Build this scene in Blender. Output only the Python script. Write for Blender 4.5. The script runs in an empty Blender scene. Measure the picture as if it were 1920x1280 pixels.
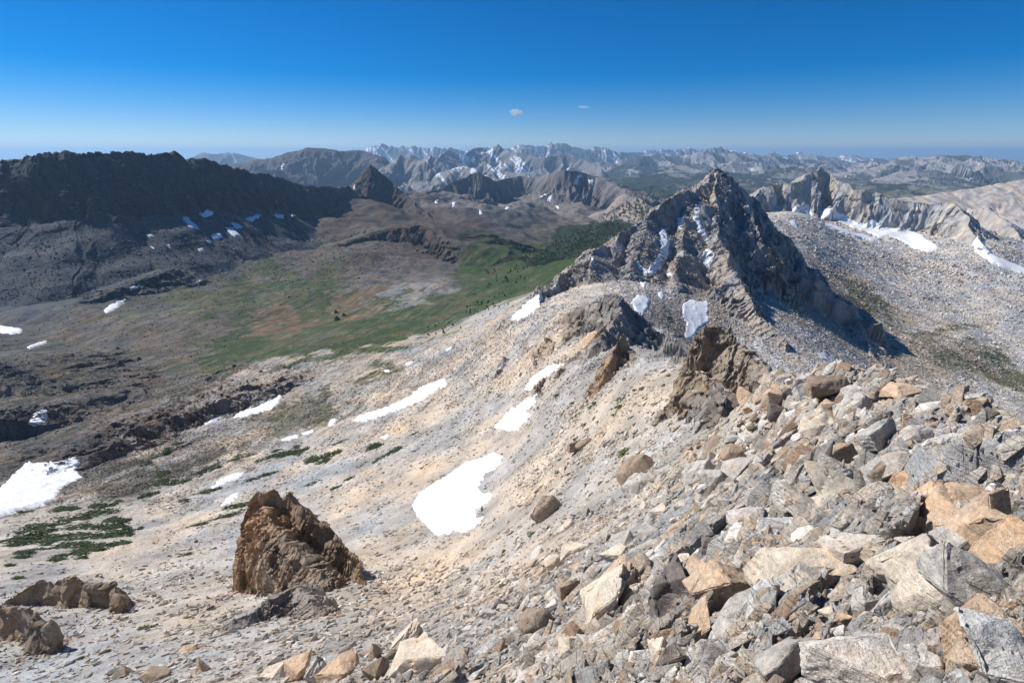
import bpy, bmesh, math, random
import numpy as np
from mathutils import Vector

Q = 1.0          # mesh density of the land sheet

# ------------------------------------------------------------------ camera, sky, sun, exposure
sc = bpy.context.scene
PITCH = math.atan2(355.0, 960.0)          # level line at 285 px of 1280
CP, SP = math.cos(PITCH), math.sin(PITCH)
cam_d = bpy.data.cameras.new("camera")
cam = bpy.data.objects.new("camera", cam_d)
sc.collection.objects.link(cam)
cam_d.sensor_width = 36.0
cam_d.lens = 18.0
cam_d.clip_start = 0.1
cam_d.clip_end = 400000.0
cam.location = (0, 0, 0)
cam.rotation_euler = (math.pi / 2 - PITCH, 0, 0)
sc.camera = cam

SUN_AZ = math.radians(-65.0)              # left of the view direction (+Y), seen from above
SUN_EL = math.radians(41.0)
world = bpy.data.worlds.new("World")
sc.world = world
world.use_nodes = True
wt = world.node_tree
bg = wt.nodes["Background"]
sky = wt.nodes.new("ShaderNodeTexSky")
sky.sky_type = 'NISHITA'
sky.sun_disc = False
sky.sun_elevation = SUN_EL
sky.sun_rotation = SUN_AZ
sky.altitude = 2600.0
sky.air_density = 1.0
sky.dust_density = 0.0
sky.ozone_density = 6.0
hs = wt.nodes.new("ShaderNodeHueSaturation")
hs.inputs["Saturation"].default_value = 1.45
hs.inputs["Value"].default_value = 1.0
wt.links.new(sky.outputs[0], hs.inputs["Color"])
vm = wt.nodes.new("ShaderNodeVectorMath"); vm.operation = 'MULTIPLY'; vm.inputs[1].default_value = (.98, .93, 1.03)
wt.links.new(hs.outputs[0], vm.inputs[0]); wt.links.new(vm.outputs[0], bg.inputs["Color"])
bg.inputs["Strength"].default_value = 0.083
sun_d = bpy.data.lights.new("sun", 'SUN')
sun_d.energy = 4.9
sun_d.angle = math.radians(0.5)
sun_d.color = (1.0, 0.965, 0.915)
sun = bpy.data.objects.new("sun", sun_d)
sc.collection.objects.link(sun)
sdir = Vector((math.sin(SUN_AZ) * math.cos(SUN_EL), math.cos(SUN_AZ) * math.cos(SUN_EL), math.sin(SUN_EL)))
sun.rotation_euler = sdir.to_track_quat('Z', 'Y').to_euler()
sc.view_settings.view_transform = 'Standard'
sc.view_settings.look = 'None'
sc.view_settings.exposure = 0.15
sc.view_settings.gamma = 1.0
sc.cycles.max_bounces = 5
sc.cycles.diffuse_bounces = 2
sc.cycles.volume_bounces = 1
sc.cycles.transparent_max_bounces = 8

rng = np.random.default_rng(7)
F = np.float32

# ------------------------------------------------------------------ pixel (1920 x 1280) <-> place
def at(px, py, d):
    """the place seen at pixel px, py at depth d along the lens axis"""
    u = (px - 960.0) / 960.0; v = (640.0 - py) / 960.0
    return np.array([u * d, (CP + v * SP) * d, (-SP + v * CP) * d])

def to_px(x, y, z):
    dep = y * CP - z * SP
    up = y * SP + z * CP
    dep = np.where(dep < 1e-3, 1e-3, dep)
    return 960 + 960 * x / dep, 640 - 960 * up / dep, dep

# ------------------------------------------------------------------ noise
_p = np.random.default_rng(11).permutation(256).astype(np.int32)
PERM = np.concatenate([_p, _p, _p])
_a = np.random.default_rng(12).random(256) * 2 * np.pi
GX, GY = np.cos(_a).astype(F), np.sin(_a).astype(F)

def gn(x, y, s=0):
    xi = np.floor(x); yi = np.floor(y)
    xf = (x - xi).astype(F); yf = (y - yi).astype(F)
    ix = (xi.astype(np.int64) + s * 37) & 255; iy = (yi.astype(np.int64) + s * 91) & 255
    u = xf * xf * xf * (xf * (xf * 6 - 15) + 10); v = yf * yf * yf * (yf * (yf * 6 - 15) + 10)
    def g(a, b, fx, fy):
        h = PERM[PERM[(ix + a) & 255] + ((iy + b) & 255)]
        return GX[h] * fx + GY[h] * fy
    n00 = g(0, 0, xf, yf); n10 = g(1, 0, xf - 1, yf); n01 = g(0, 1, xf, yf - 1); n11 = g(1, 1, xf - 1, yf - 1)
    a = n00 + u * (n10 - n00); b = n01 + u * (n11 - n01)
    return (a + v * (b - a)) * 1.5

def fbm(x, y, r, lam, n, gain=0.5, seed=0, ridged=False, k=0.0025, lo=0.0):
    """noise octaves of wavelength lam, lam/2, ...; amplitude 1 at lam; octaves finer than the local grid are left out"""
    out = np.zeros(x.shape, F)
    a = 1.0
    c, s_ = math.cos(0.6), math.sin(0.6)
    for i in range(n):
        L = lam / 2 ** i
        w = np.clip(L / (k * r) - 1.0, 0, 1)
        m = w > 0
        if not m.any():
            break
        ang = 0.6 * i
        ca, sa = math.cos(ang), math.sin(ang)
        if m.all():
            xx, yy = x, y
        else:
            xx, yy = x[m], y[m]
        q = gn((xx * ca - yy * sa) / L + 13.7 * i, (xx * sa + yy * ca) / L + 7.1 * i, seed + i)
        if ridged:
            q = 0.45 - np.abs(q) * 1.6
        if m.all():
            out += (a * q * w).astype(F)
        else:
            out[m] += (a * q * w[m]).astype(F)
        a *= gain
    return out

def facets(x, y, seed=0, wid=.2, jit=.9):
    """tilted facets over Voronoi cells, joined by short slopes; and how near the joint is"""
    xi = np.floor(x).astype(np.int64); yi = np.floor(y).astype(np.int64)
    f1 = np.full(x.shape, 9, F); f2 = np.full(x.shape, 9, F)
    h1 = np.zeros(x.shape, F); h2_ = np.zeros(x.shape, F)
    for a in (-1, 0, 1):
        for b in (-1, 0, 1):
            ix = xi + a; iy = yi + b
            h = PERM[PERM[(ix + seed * 17) & 255] + ((iy + seed * 5) & 255)]
            g = PERM[h + ((ix + 3 * iy) & 255)]
            k = PERM[g + ((iy + 7 * ix) & 255)]
            dx = (ix + 0.5 + jit * (h / 255.0 - 0.5) - x).astype(F)
            dy = (iy + 0.5 + jit * (g / 255.0 - 0.5) - y).astype(F)
            dd = dx * dx + dy * dy
            hh = (.75 * (k / 255.0 - .5) + 1.2 * (((k * 37) & 255) / 255.0 - .5) * dx + 1.6 * (((k * 101) & 255) / 255.0 - .32) * dy).astype(F)
            c1 = dd < f1; c2 = (~c1) & (dd < f2)
            f2 = np.where(c1, f1, np.where(c2, dd, f2)); h2_ = np.where(c1, h1, np.where(c2, hh, h2_))
            f1 = np.where(c1, dd, f1); h1 = np.where(c1, hh, h1)
    e = np.sqrt(f2) - np.sqrt(f1)
    t = np.clip(e / wid, 0, 1); t = .5 + .5 * t * (2 - t)
    return h1 * t + h2_ * (1 - t), e

def smooth(a, b, t):
    t = np.clip((t - a) / (b - a), 0, 1)
    return t * t * (3 - 2 * t)

# ------------------------------------------------------------------ the base land: seen points of the photograph, set at their real distance
BASE = """
1920,1280,3.2 1700,1280,4.0 1450,1280,6.5 1250,1280,9.5 1050,1280,17 900,1280,28 700,1280,46 500,1280,64 300,1280,90 60,1280,125
2050,1200,4 1900,1200,4.4 1700,1200,5.6 1500,1200,8 1300,1200,12 1100,1200,23 950,1200,42 800,1200,70 650,1200,95 450,1200,118 250,1200,145 50,1200,160
2050,1100,6 1900,1100,6.5 1700,1100,9 1500,1100,13 1300,1100,20 1150,1100,36 1000,1100,72 850,1100,130 768,1094,160 600,1130,148 400,1100,205 275,1115,203 100,1100,218
2050,1000,9 1900,1000,10 1700,1000,13.5 1500,1000,19 1350,1000,29 1200,1000,55 1050,1000,105 900,1000,185 750,1000,232 600,1000,262 400,1000,292 200,1000,312 0,1000,320
2000,900,15 1900,900,16 1700,900,22 1550,900,28 1400,900,44 1250,900,82 1100,900,145 1000,900,205 850,900,280 700,900,335 500,900,400 300,900,432 100,900,445 0,900,445
1980,830,26 1900,815,28 1750,800,33 1600,800,43 1450,800,66 1350,800,95 1250,800,138 1100,800,215 1000,800,285 850,800,385 700,800,480 500,800,560 300,800,605 100,800,630 -100,800,640
1960,815,33 1920,802,36 1850,776,40 1780,750,45 1650,722,54 1550,706,62 1450,712,76 1380,768,90
1300,730,142 1200,700,200 1100,700,280 1000,700,390 900,700,505 750,700,650 600,700,755 400,700,850 200,700,890 0,700,900
1060,600,420 960,600,620 850,620,860 700,600,1150 500,600,1250 300,600,1250 100,600,1280 0,600,1300 -200,640,1250
900,550,1350 700,550,1500 500,550,1550 300,550,1500 200,570,1420
950,500,1950 850,500,1950 700,500,1850 500,500,1850 350,500,1750
1000,450,2700 900,450,2500 700,440,2400 500,440,2350 400,450,2050
1100,420,3600 1000,400,3500 850,400,3300 700,385,3200 600,390,3000 1200,420,3400 1300,430,3000
1150,372,6000 1000,370,6500 850,365,6500 600,365,6500 1250,345,9000 900,345,10000 600,345,10000 300,345,10000 1500,345,9000 1800,350,8000 2100,360,7000
1900,700,900 1900,620,1100 1900,550,1250 1900,500,1400 1800,650,960 1700,640,950 1600,560,1100 1550,500,1250 1700,550,1250 1700,480,1500 1700,440,1650 1850,480,1450 1500,410,1550
1400,440,1300 1600,420,1750 2100,600,1200 2100,700,950 2100,500,1500 1750,760,520 1850,780,560 1650,700,760 1950,790,640
1900,900,75 1750,860,90 1600,850,105 1500,860,135 1900,870,160 1700,830,190 1500,820,240 1800,810,320 1600,770,370 1450,780,180 1480,730,450 1520,670,600 1400,650,600 1300,640,560 1450,600,680 1250,640,430 1200,640,400
1300,560,700 1200,560,600 1120,560,560 2100,850,300 2000,950,60
-400,400,4000 -600,420,2600 -600,560,1500 -400,700,950 -300,900,480 -300,1100,230 -200,1280,140 2300,420,3500 2400,600,1500
"""
ctl = [tuple(map(float, s.split(','))) for s in BASE.split()]
ctl3 = [at(*c) for c in ctl]
for azd in range(-85, 90, 17):                      # the low forested country far off
    for rr, zz in ((15000, -560), (26000, -700), (60000, -1100), (130000, -2300)):
        a = math.radians(azd); ctl3.append(np.array([rr * math.sin(a), rr * math.cos(a), zz]))
for azd in (-85, -60, -35, -10, 20, 50, 85):        # under the camera's feet
    a = math.radians(azd); ctl3.append(np.array([.6 * math.sin(a), .6 * math.cos(a), -1.75]))
for azd, rr, zz in ((-80, 60, -60), (-80, 300, -230), (-80, 900, -380), (80, 5, -3.5), (80, 30, -22), (80, 150, -120), (85, 700, -330), (75, 2500, -350), (-82, 10, -9), (-65, 20, -20), (70, 8, -5)):
    a = math.radians(azd); ctl3.append(np.array([rr * math.sin(a), rr * math.cos(a), zz]))
ctl3 = np.array(ctl3)
rh = np.hypot(ctl3[:, 0], ctl3[:, 1])
cth, clr, cte = np.arctan2(ctl3[:, 0], ctl3[:, 1]) * 2.2, np.log(rh), ctl3[:, 2] / rh
def _phi(d2):
    return np.where(d2 > 1e-12, 0.5 * d2 * np.log(d2 + 1e-12), 0)
nC = len(cth)
A = np.zeros((nC + 3, nC + 3))
D2 = (cth[:, None] - cth[None]) ** 2 + (clr[:, None] - clr[None]) ** 2
A[:nC, :nC] = _phi(D2) + 0.004 * np.eye(nC)
A[:nC, nC:] = np.c_[np.ones(nC), cth, clr]; A[nC:, :nC] = A[:nC, nC:].T
sol = np.linalg.solve(A, np.r_[cte, 0, 0, 0])
NTH, NLR = 361, 420
TH0, TH1 = math.radians(-90), math.radians(90)
LR0, LR1 = math.log(0.4), math.log(130000)
gth = np.linspace(TH0, TH1, NTH); glr = np.linspace(LR0, LR1, NLR)
GT, GL = np.meshgrid(gth * 2.2, glr, indexing='ij')
GB = np.zeros(GT.shape)
for i in range(0, NTH, 40):
    d2 = (GT[i:i + 40, :, None] - cth) ** 2 + (GL[i:i + 40, :, None] - clr) ** 2
    GB[i:i + 40] = _phi(d2) @ sol[:nC] + sol[nC] + sol[nC + 1] * GT[i:i + 40] + sol[nC + 2] * GL[i:i + 40]
GB = np.minimum(GB, -0.012)

def base_te(th, lr):
    a = np.clip((th - TH0) / (TH1 - TH0) * (NTH - 1), 0, NTH - 1.001); b = np.clip((lr - LR0) / (LR1 - LR0) * (NLR - 1), 0, NLR - 1.001)
    i = a.astype(int); j = b.astype(int); u = a - i; v = b - j
    return (GB[i, j] * (1 - u) + GB[i + 1, j] * u) * (1 - v) + (GB[i, j + 1] * (1 - u) + GB[i + 1, j + 1] * u) * v
# ------------------------------------------------------------------ landforms: crest lines with flanks
FORMS = []
def prof(*a):
    return np.array(a, float).reshape(-1, 2)

def form(name, label, pts, left, right, rib=(60, .25), jag=(30, 3), rough=(40, .12), tone='granite', warp=.25, kind='structure', cat=None, ends=None):
    P = []
    for s in pts.split():
        P.append(at(*map(float, s.split(','))))
    P = np.array(P)
    L = np.r_[0, np.cumsum(np.hypot(*(P[1:, :2] - P[:-1, :2]).T))]
    FORMS.append(dict(name=name, label=label, P=P, L=L, left=left, right=right, rib=rib, jag=jag, rough=rough, tone=tone, warp=warp,
                      reach=max(left[-1, 0], right[-1, 0]), kind=kind, cat=cat, seed=len(FORMS) * 9 + 3, ends=ends))

def blocks(x, y, r, scales, amp, seed=0, ang=.5, st=1.7):
    """broken rock: tilted facets of several sizes, stretched along the grain"""
    out = np.zeros(x.shape, F)
    for i, L in enumerate(scales):
        w = np.clip(L / (.0065 * r) - 1, 0, 1)
        m = w > 0
        if not m.any():
            continue
        a = ang + .35 * i
        xx = x[m] + L * .25 * gn(x[m] / L * 1.3, y[m] / L * 1.3, seed + 3 + i); yy = y[m] + L * .25 * gn(x[m] / L * 1.3 + 5, y[m] / L * 1.3, seed + 4 + i)
        p = (xx * math.cos(a) + yy * math.sin(a)) / (L * st); q = (-xx * math.sin(a) + yy * math.cos(a)) / L
        wd = np.clip(.009 * r[m] / L, .10, .8)
        hh, e = facets(p, q, seed + i, wd)
        out[m] += (w[m] * amp * L * (hh - .2 * np.clip(1 - e / (wd * .8), 0, 1))).astype(F)
    return out

def form_z(f, x, y, r, fine):
    P, L = f['P'], f['L']
    def steepness(pr, d):
        g = np.diff(pr[:, 1]) / np.diff(pr[:, 0]); mid = (pr[1:, 0] + pr[:-1, 0]) / 2
        return np.clip((np.interp(d, mid, g) - .60) / .4, .06, 1)
    best = np.full(x.shape, 1e18); s = np.zeros(x.shape); cz = np.zeros(x.shape); side = np.zeros(x.shape)
    lam = f['rough'][0]
    wx = x + f['warp'] * lam * gn(x / lam, y / lam, f['seed']); wy = y + f['warp'] * lam * gn(x / lam + 9, y / lam - 5, f['seed'] + 1)
    for i in range(len(P) - 1):
        a, b = P[i], P[i + 1]
        d = b[:2] - a[:2]; l2 = float(d @ d)
        t = np.clip(((wx - a[0]) * d[0] + (wy - a[1]) * d[1]) / l2, 0, 1)
        qx = wx - (a[0] + t * d[0]); qy = wy - (a[1] + t * d[1])
        dd = qx * qx + qy * qy
        c = dd < best
        best = np.where(c, dd, best)
        s = np.where(c, L[i] + t * math.sqrt(l2), s)
        cz = np.where(c, a[2] + t * (b[2] - a[2]), cz)
        side = np.where(c, (d[0] * qy - d[1] * qx) / math.sqrt(l2), side)
    dist = np.sqrt(best)
    lamr, amp = f['rib']
    rb = 0.5 - 1.7 * np.abs(gn(s / lamr + 0.15 * dist / lamr, dist / (lamr * 3.0), f['seed'] + 2))
    rb += 0.5 * (0.5 - 1.7 * np.abs(gn(s / lamr * 2.3, dist / (lamr * 1.6), f['seed'] + 3)))
    sb = smooth(-1, 1, side / (dist + 1e-6))
    drop = np.interp(dist, f['left'][:, 0], f['left'][:, 1]) * sb + np.interp(dist, f['right'][:, 0], f['right'][:, 1]) * (1 - sb)
    sh = np.where(side > 0, steepness(f['left'], dist), steepness(f['right'], dist))
    if np.hypot(P[:, 0], P[:, 1]).min() > 4000:
        sh = np.ones_like(sh)
    if f['name'] == 'cliff_band':
        sh = np.clip(24 / (dist + 1), .10, 1)
    over = np.clip(dist - f['left'][-1, 0], 0, None) * sb + np.clip(dist - f['right'][-1, 0], 0, None) * (1 - sb)
    drop = drop + over * (4.0 if f['kind'] == 'thing' else 1.2)
    z = cz - drop * (1 - amp * np.clip(rb, -1, .6) * np.clip((.0 if f['tone'] == 'darkrock' else .25) + sh, 0, 1))
    jl, ja = f['jag']
    j = 0.6 * gn(s / jl, s * 0 + .5, f['seed'] + 4) + 0.5 * gn(s / jl * 2.6, s * 0 + .5, f['seed'] + 5) + .3 * gn(s / jl * 6.1, s * 0 + .5, f['seed'] + 6)
    z += ja * j * np.exp(-dist / (jl * 2))
    n = 9 if fine else 2
    la, ra = f['rough']
    ramp = np.clip(dist / (la * .5), .15, 1)
    z += la * ra * ramp * sh * fbm(x, y, r, la, n, 0.58, f['seed'] + 10, True, k=.0018)
    if fine and r.min() < 2500 and f['tone'] != 'redrock':
        z += ramp * sh * blocks(x, y, r, (la * .5, la * .22, la * .11, la * .055), .55 if f['kind'] == 'thing' else .36, f['seed'] % 50)
    return z

ROCKY = """1900,1250,1 1700,1280,1 1500,1280,1 1250,1280,1 1050,1280,.9 900,1280,.75 700,1280,.6 500,1280,.3 300,1280,.18 60,1280,.15 1900,1100,1 1650,1100,1 1400,1100,1 1200,1120,.9 1050,1120,.6 1000,1150,.5 900,1150,.25 700,1180,.18 500,1200,.15 200,1200,.1
1900,950,1 1700,950,1 1500,950,.95 1400,950,.7 1300,1000,.6 1300,900,.6 1200,900,.4 1200,1000,.35 1100,950,.25 1000,1000,.15 1900,830,1 1750,780,1 1600,730,1 1480,720,1 1400,790,.85 1350,820,.5 1250,780,.5 1150,760,.45 1100,800,.35 1150,700,.5 1050,700,.4 1200,830,.5
900,1000,.04 750,950,.04 650,900,.06 850,1080,.08 600,1180,.1 400,1080,.08 200,1000,.05 100,1050,.05 960,840,.06 900,800,.12 1000,720,.3 800,830,.12 950,700,.3 1030,620,.5 960,640,.45 850,680,.4 800,720,.35 700,800,.15 600,860,.1
500,900,.12 300,900,.4 200,880,.5 100,820,.6 250,800,.55 400,820,.4 350,750,.5 500,710,.45 420,740,.5 600,730,.35 640,710,.3 200,700,.4 50,720,.45 100,660,.35 300,660,.35 400,650,.3 500,640,.12 600,600,.12 300,600,.3 200,620,.3 100,600,.3 450,560,.3 700,600,.12 550,520,.4 400,520,.45 500,460,.4 700,520,.35 620,450,.5 200,520,.12 100,540,.12 350,470,.15 900,480,.08 800,530,.1 900,420,.4 1000,420,.4 1100,430,.3 800,600,.12
1900,550,.25 1700,500,.25 1800,650,.25 1700,640,.3 1500,450,.3 1600,520,.25 1300,560,.3 1400,640,.3 1550,660,.3 1150,400,.3""".split()

def rockiness(th, lr):
    d2 = (th[..., None] - RKT) ** 2 + ((lr[..., None] - RKR) * .4) ** 2 + 1e-4
    w = d2 ** -2.2
    return (w * RKV).sum(-1) / w.sum(-1)

def HM(x, y, fine=True, fid=False, res=None):
    """height of the land at x, y"""
    x = x.astype(float); y = y.astype(float)
    r = np.hypot(x, y) + 1e-6
    th = np.arctan2(x, y); lr = np.log(r)
    z = base_te(th, lr) * r
    rt = r
    if res is not None:
        r = np.maximum(r, res / .0042)
    if fine or True:
        n = 10 if fine else 3
        far = smooth(5000, 12000, rt)
        # rolling ground of the valley and slopes
        z += (0.018 * (1 - far)) * rt * np.clip(fbm(x, y, r, 420.0, 3 if not fine else 4, .5, 40) * smooth(500, 1500, rt), -2, 2) * .8
        z += 0.7 * smooth(60, 300, rt) * (1 - far) * fbm(x, y, r, 60.0, 2 if not fine else 4, .55, 44)
        if fine:
            mr = rt < 5000
            if mr.any():
                ti, li = (th[mr] - RG0) / RGD, (lr[mr] - math.log(.5)) / RLD
                ti = np.clip(ti, 0, RKG.shape[0] - 1.01); li = np.clip(li, 0, RKG.shape[1] - 1.01)
                i_, j_ = ti.astype(int), li.astype(int); u_, v_ = ti - i_, li - j_
                rk = (RKG[i_, j_] * (1 - u_) + RKG[i_ + 1, j_] * u_) * (1 - v_) + (RKG[i_, j_ + 1] * (1 - u_) + RKG[i_ + 1, j_ + 1] * u_) * v_
                xx, yy, rr, r0 = x[mr], y[mr], r[mr], rt[mr]
                add = rk * blocks(xx, yy, rr, (24., 9.0, 3.6), .16, 5, 1.3, 3.2) * smooth(55, 300, r0)
                add += (.25 + .75 * rk) * rk * blocks(xx, yy, rr, (5.2, 2.1, .85, .34), .50, 21, .75, 2.0) * (1 - smooth(80, 260, r0)) * smooth(2.0, 9, r0)
                add += rk * blocks(xx, yy, rr, (.8, .33, .12), .42, 31, .75, 1.8) * (1 - smooth(8, 20, r0))
                # ledges along the strike of the beds
                add += rk * .9 * smooth(60, 200, r0) * fbm(xx * 1.7 - yy * .45, yy * .22 + xx * .1, rr, 36.0, 8, .6, 170, True, k=.0028) * np.clip(r0 / 300, .4, 2.0)
                z[mr] += add + .10 * np.clip(r0 / 100, .1, 6) * fbm(xx, yy, rr, 4.0, 6, .6, 180, k=.002)
        mf = far > 0
        if mf.any():
            xx, yy, rr, ff = x[mf], y[mf], r[mf], far[mf]
            e = 1.35 * fbm(xx, yy, rr, 4200.0, 7 if fine else 4, .5, 50, True, k=.0012)
            side = smooth(-.1, .35, th[mf])
            z[mf] += ff * (230 + 200 * smooth(14000, 26000, rt[mf])) * (.25 + .95 * np.clip(gn(xx / 9000, yy / 9000, 61) + .3 + .3 * side, 0, 1)) * e
    ids = np.zeros(x.shape, np.int16)
    for k, f in enumerate(FORMS):
        R = f['reach'] * 1.35 + 10
        x0, y0 = f['P'][:, 0].min() - R, f['P'][:, 1].min() - R
        x1, y1 = f['P'][:, 0].max() + R, f['P'][:, 1].max() + R
        m = (x > x0) & (x < x1) & (y > y0) & (y < y1)
        if not m.any():
            continue
        zz = form_z(f, x[m], y[m], r[m], fine)
        c = zz > z[m]
        idx = np.flatnonzero(m.ravel())[c.ravel()]
        z.ravel()[idx] = zz.ravel()[c.ravel()]
        ids.ravel()[idx] = k + 1
    return (z, ids) if fid else z

# far ranges --------------------------------------------------------------------------------------
FARP = prof(0, 0, 300, 190, 1200, 520, 3000, 900)
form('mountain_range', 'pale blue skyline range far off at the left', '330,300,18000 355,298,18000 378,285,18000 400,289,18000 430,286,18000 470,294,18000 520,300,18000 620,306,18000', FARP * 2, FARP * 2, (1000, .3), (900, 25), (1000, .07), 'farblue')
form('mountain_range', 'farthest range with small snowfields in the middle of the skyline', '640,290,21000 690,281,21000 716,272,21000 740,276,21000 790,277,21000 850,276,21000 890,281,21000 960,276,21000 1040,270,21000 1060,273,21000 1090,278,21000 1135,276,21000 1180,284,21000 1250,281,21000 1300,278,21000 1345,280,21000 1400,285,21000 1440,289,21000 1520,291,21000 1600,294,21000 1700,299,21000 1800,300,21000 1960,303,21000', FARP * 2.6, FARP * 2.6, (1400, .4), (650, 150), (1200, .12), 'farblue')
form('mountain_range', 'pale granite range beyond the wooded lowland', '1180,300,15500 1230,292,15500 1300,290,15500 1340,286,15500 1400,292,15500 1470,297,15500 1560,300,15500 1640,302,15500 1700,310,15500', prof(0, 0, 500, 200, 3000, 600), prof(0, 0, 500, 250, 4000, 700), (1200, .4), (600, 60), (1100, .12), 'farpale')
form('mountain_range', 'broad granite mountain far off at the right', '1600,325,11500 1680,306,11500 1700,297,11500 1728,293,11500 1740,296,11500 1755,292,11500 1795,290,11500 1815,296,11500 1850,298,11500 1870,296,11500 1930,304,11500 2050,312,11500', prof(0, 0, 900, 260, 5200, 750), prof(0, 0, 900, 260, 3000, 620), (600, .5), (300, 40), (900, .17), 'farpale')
form('mountain', 'blue massif with a broad flat top left of centre', '300,330,9500 470,302,9300 510,296,9000 530,288,9000 556,281,9000 575,277,9000 605,279,9100 640,283,9300 670,281,9500 690,289,9300 710,301,9000 740,320,8800', prof(0, 0, 300, 90, 1200, 520, 2200, 800), prof(0, 0, 350, 190, 800, 420, 2600, 760), (420, .5), (260, 14), (600, .16), 'massif')
form('mountain', 'snowy granite crest with two spires in the middle distance', '700,330,8300 735,302,8000 748,288,7900 760,296,7900 772,291,7900 785,302,7800 800,291,7800 815,296,7800 835,305,7700 845,318,7600', prof(0, 0, 250, 200, 1000, 500), prof(0, 0, 160, 190, 380, 330, 1500, 560), (260, .5), (120, 22), (400, .15), 'snowy')
form('mountain', 'granite peak with a pointed top and a high snowfield', '820,300,10500 850,281,11000 870,290,11000 890,278,11200 905,276,11300 915,279,11300 930,270,11300 945,281,11300 975,287,11000 1010,297,10800 1050,289,10800 1062,290,10800 1090,300,10600 1130,318,10200', prof(0, 0, 300, 240, 1500, 640), prof(0, 0, 230, 230, 700, 430, 2600, 680), (420, .4), (200, 20), (600, .12), 'snowy')
form('mountain', 'low granite knolls in front of the pointed peak', '830,322,7600 870,312,7600 885,316,7500 905,302,7600 930,318,7400 960,322,7400 985,326,7300', prof(0, 0, 250, 170, 1500, 420), prof(0, 0, 200, 130, 1200, 380), (260, .4), (150, 20), (350, .12), 'snowy')
# middle distance --------------------------------------------------------------------------------
form('mountain', 'brown rounded crest with a cliff of dark gullies under the far peaks', '930,340,5200 948,334,5300 975,330,5400 1005,334,5300 1030,325,5000 1062,318,4900 1090,322,4900 1120,332,4900 1150,345,4700 1172,358,4500', prof(0, 0, 500, 160, 1500, 460), prof(0, 0, 40, 60, 110, 170, 420, 330, 1100, 470), (85, .3), (60, 6), (150, .14), 'cliff')
form('hill', 'rounded granite hump above the wooded valley', '1130,395,4000 1160,368,3950 1175,363,3900 1195,371,3800 1215,388,3600', prof(0, 0, 150, 60, 500, 300), prof(0, 0, 120, 40, 380, 230, 900, 330), (90, .2), (60, 5), (110, .12), 'hump')
form('mountain', 'dark jagged crest with fluted cliffs in the middle of the valley head', '755,362,4300 790,363,4350 818,354,4350 850,342,4350 872,333,4350 893,321,4350 905,326,4350 925,339,4400 945,350,4500 960,372,4500', prof(0, 0, 150, 130, 600, 450), prof(0, 0, 35, 70, 90, 190, 330, 320, 1000, 420), (60, .35), (50, 8), (110, .16), 'cliff')
form('mountain', 'dark pyramid peak standing alone on the left ridge', '640,350,3500 655,347,3450 672,333,3400 695,308,3400 712,321,3400 735,343,3400 760,366,3350 800,400,3100 850,425,2900', prof(0, 0, 120, 120, 600, 420), prof(0, 0, 60, 62, 160, 150, 500, 320, 1200, 500), (70, .22), (40, 4), (90, .13), 'redrock')
form('hill', 'brown knoll with a dark cliff above the green valley', '640,452,2250 690,438,2300 740,425,2350 790,415,2350 822,425,2250 838,448,2150', prof(0, 0, 260, 50, 900, 300), prof(0, 0, 25, 12, 75, 88, 200, 168, 300, 215), (40, .45), (30, 3), (70, .16), 'redrock')
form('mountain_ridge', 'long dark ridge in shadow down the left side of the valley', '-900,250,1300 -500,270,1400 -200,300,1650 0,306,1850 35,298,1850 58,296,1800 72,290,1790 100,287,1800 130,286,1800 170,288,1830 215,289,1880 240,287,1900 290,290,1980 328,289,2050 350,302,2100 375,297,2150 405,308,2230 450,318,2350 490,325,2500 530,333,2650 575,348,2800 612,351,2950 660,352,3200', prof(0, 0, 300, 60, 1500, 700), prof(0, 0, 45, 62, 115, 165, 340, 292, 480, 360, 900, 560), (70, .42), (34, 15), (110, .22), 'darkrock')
form('mountain', 'brown plateau behind the dark left ridge', '-300,305,2600 0,300,2500 30,297,2500 60,298,2500 90,310,2500', prof(0, 0, 300, 60, 900, 400), prof(0, 0, 300, 60, 900, 400), (95, .1), (90, 1), (110, .05), 'redrock')
# right hand ranges ------------------------------------------------------------------------------
form('mountain_ridge', 'pale tilted granite dome at the right edge', '1640,395,2500 1690,374,2500 1740,366,2500 1790,358,2500 1850,348,2450 1920,338,2400 2050,325,2400 2200,330,2300', prof(0, 0, 300, 60, 900, 400), prof(0, 0, 100, 26, 500, 170, 1100, 420), (70, .5), (50, 7), (110, .2), 'slab')
form('mountain_ridge', 'jagged grey granite ridge with snow at its foot', '1405,385,1750 1428,352,1800 1445,346,1800 1462,343,1800 1485,341,1800 1510,326,1800 1538,314,1800 1552,320,1800 1570,334,1780 1590,346,1760 1605,356,1740 1640,360,1720 1680,375,1700 1715,380,1680 1750,383,1650 1775,378,1620 1795,383,1600 1810,400,1560 1822,425,1500 1838,458,1430', prof(0, 0, 300, 260, 800, 500), prof(0, 0, 55, 92, 90, 140, 170, 190, 500, 330), (46, .30), (30, 6), (66, .24), 'grey')
form('mountain_ridge', 'second granite rib with slanting slabs at the right edge', '1790,395,2000 1830,390,1850 1855,388,1750 1870,400,1700 1895,425,1600 1925,448,1540 1980,485,1450 2050,520,1380', prof(0, 0, 200, 160, 700, 420), prof(0, 0, 50, 70, 120, 150, 400, 300), (45, .35), (30, 4), (70, .17), 'slab')
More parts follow.
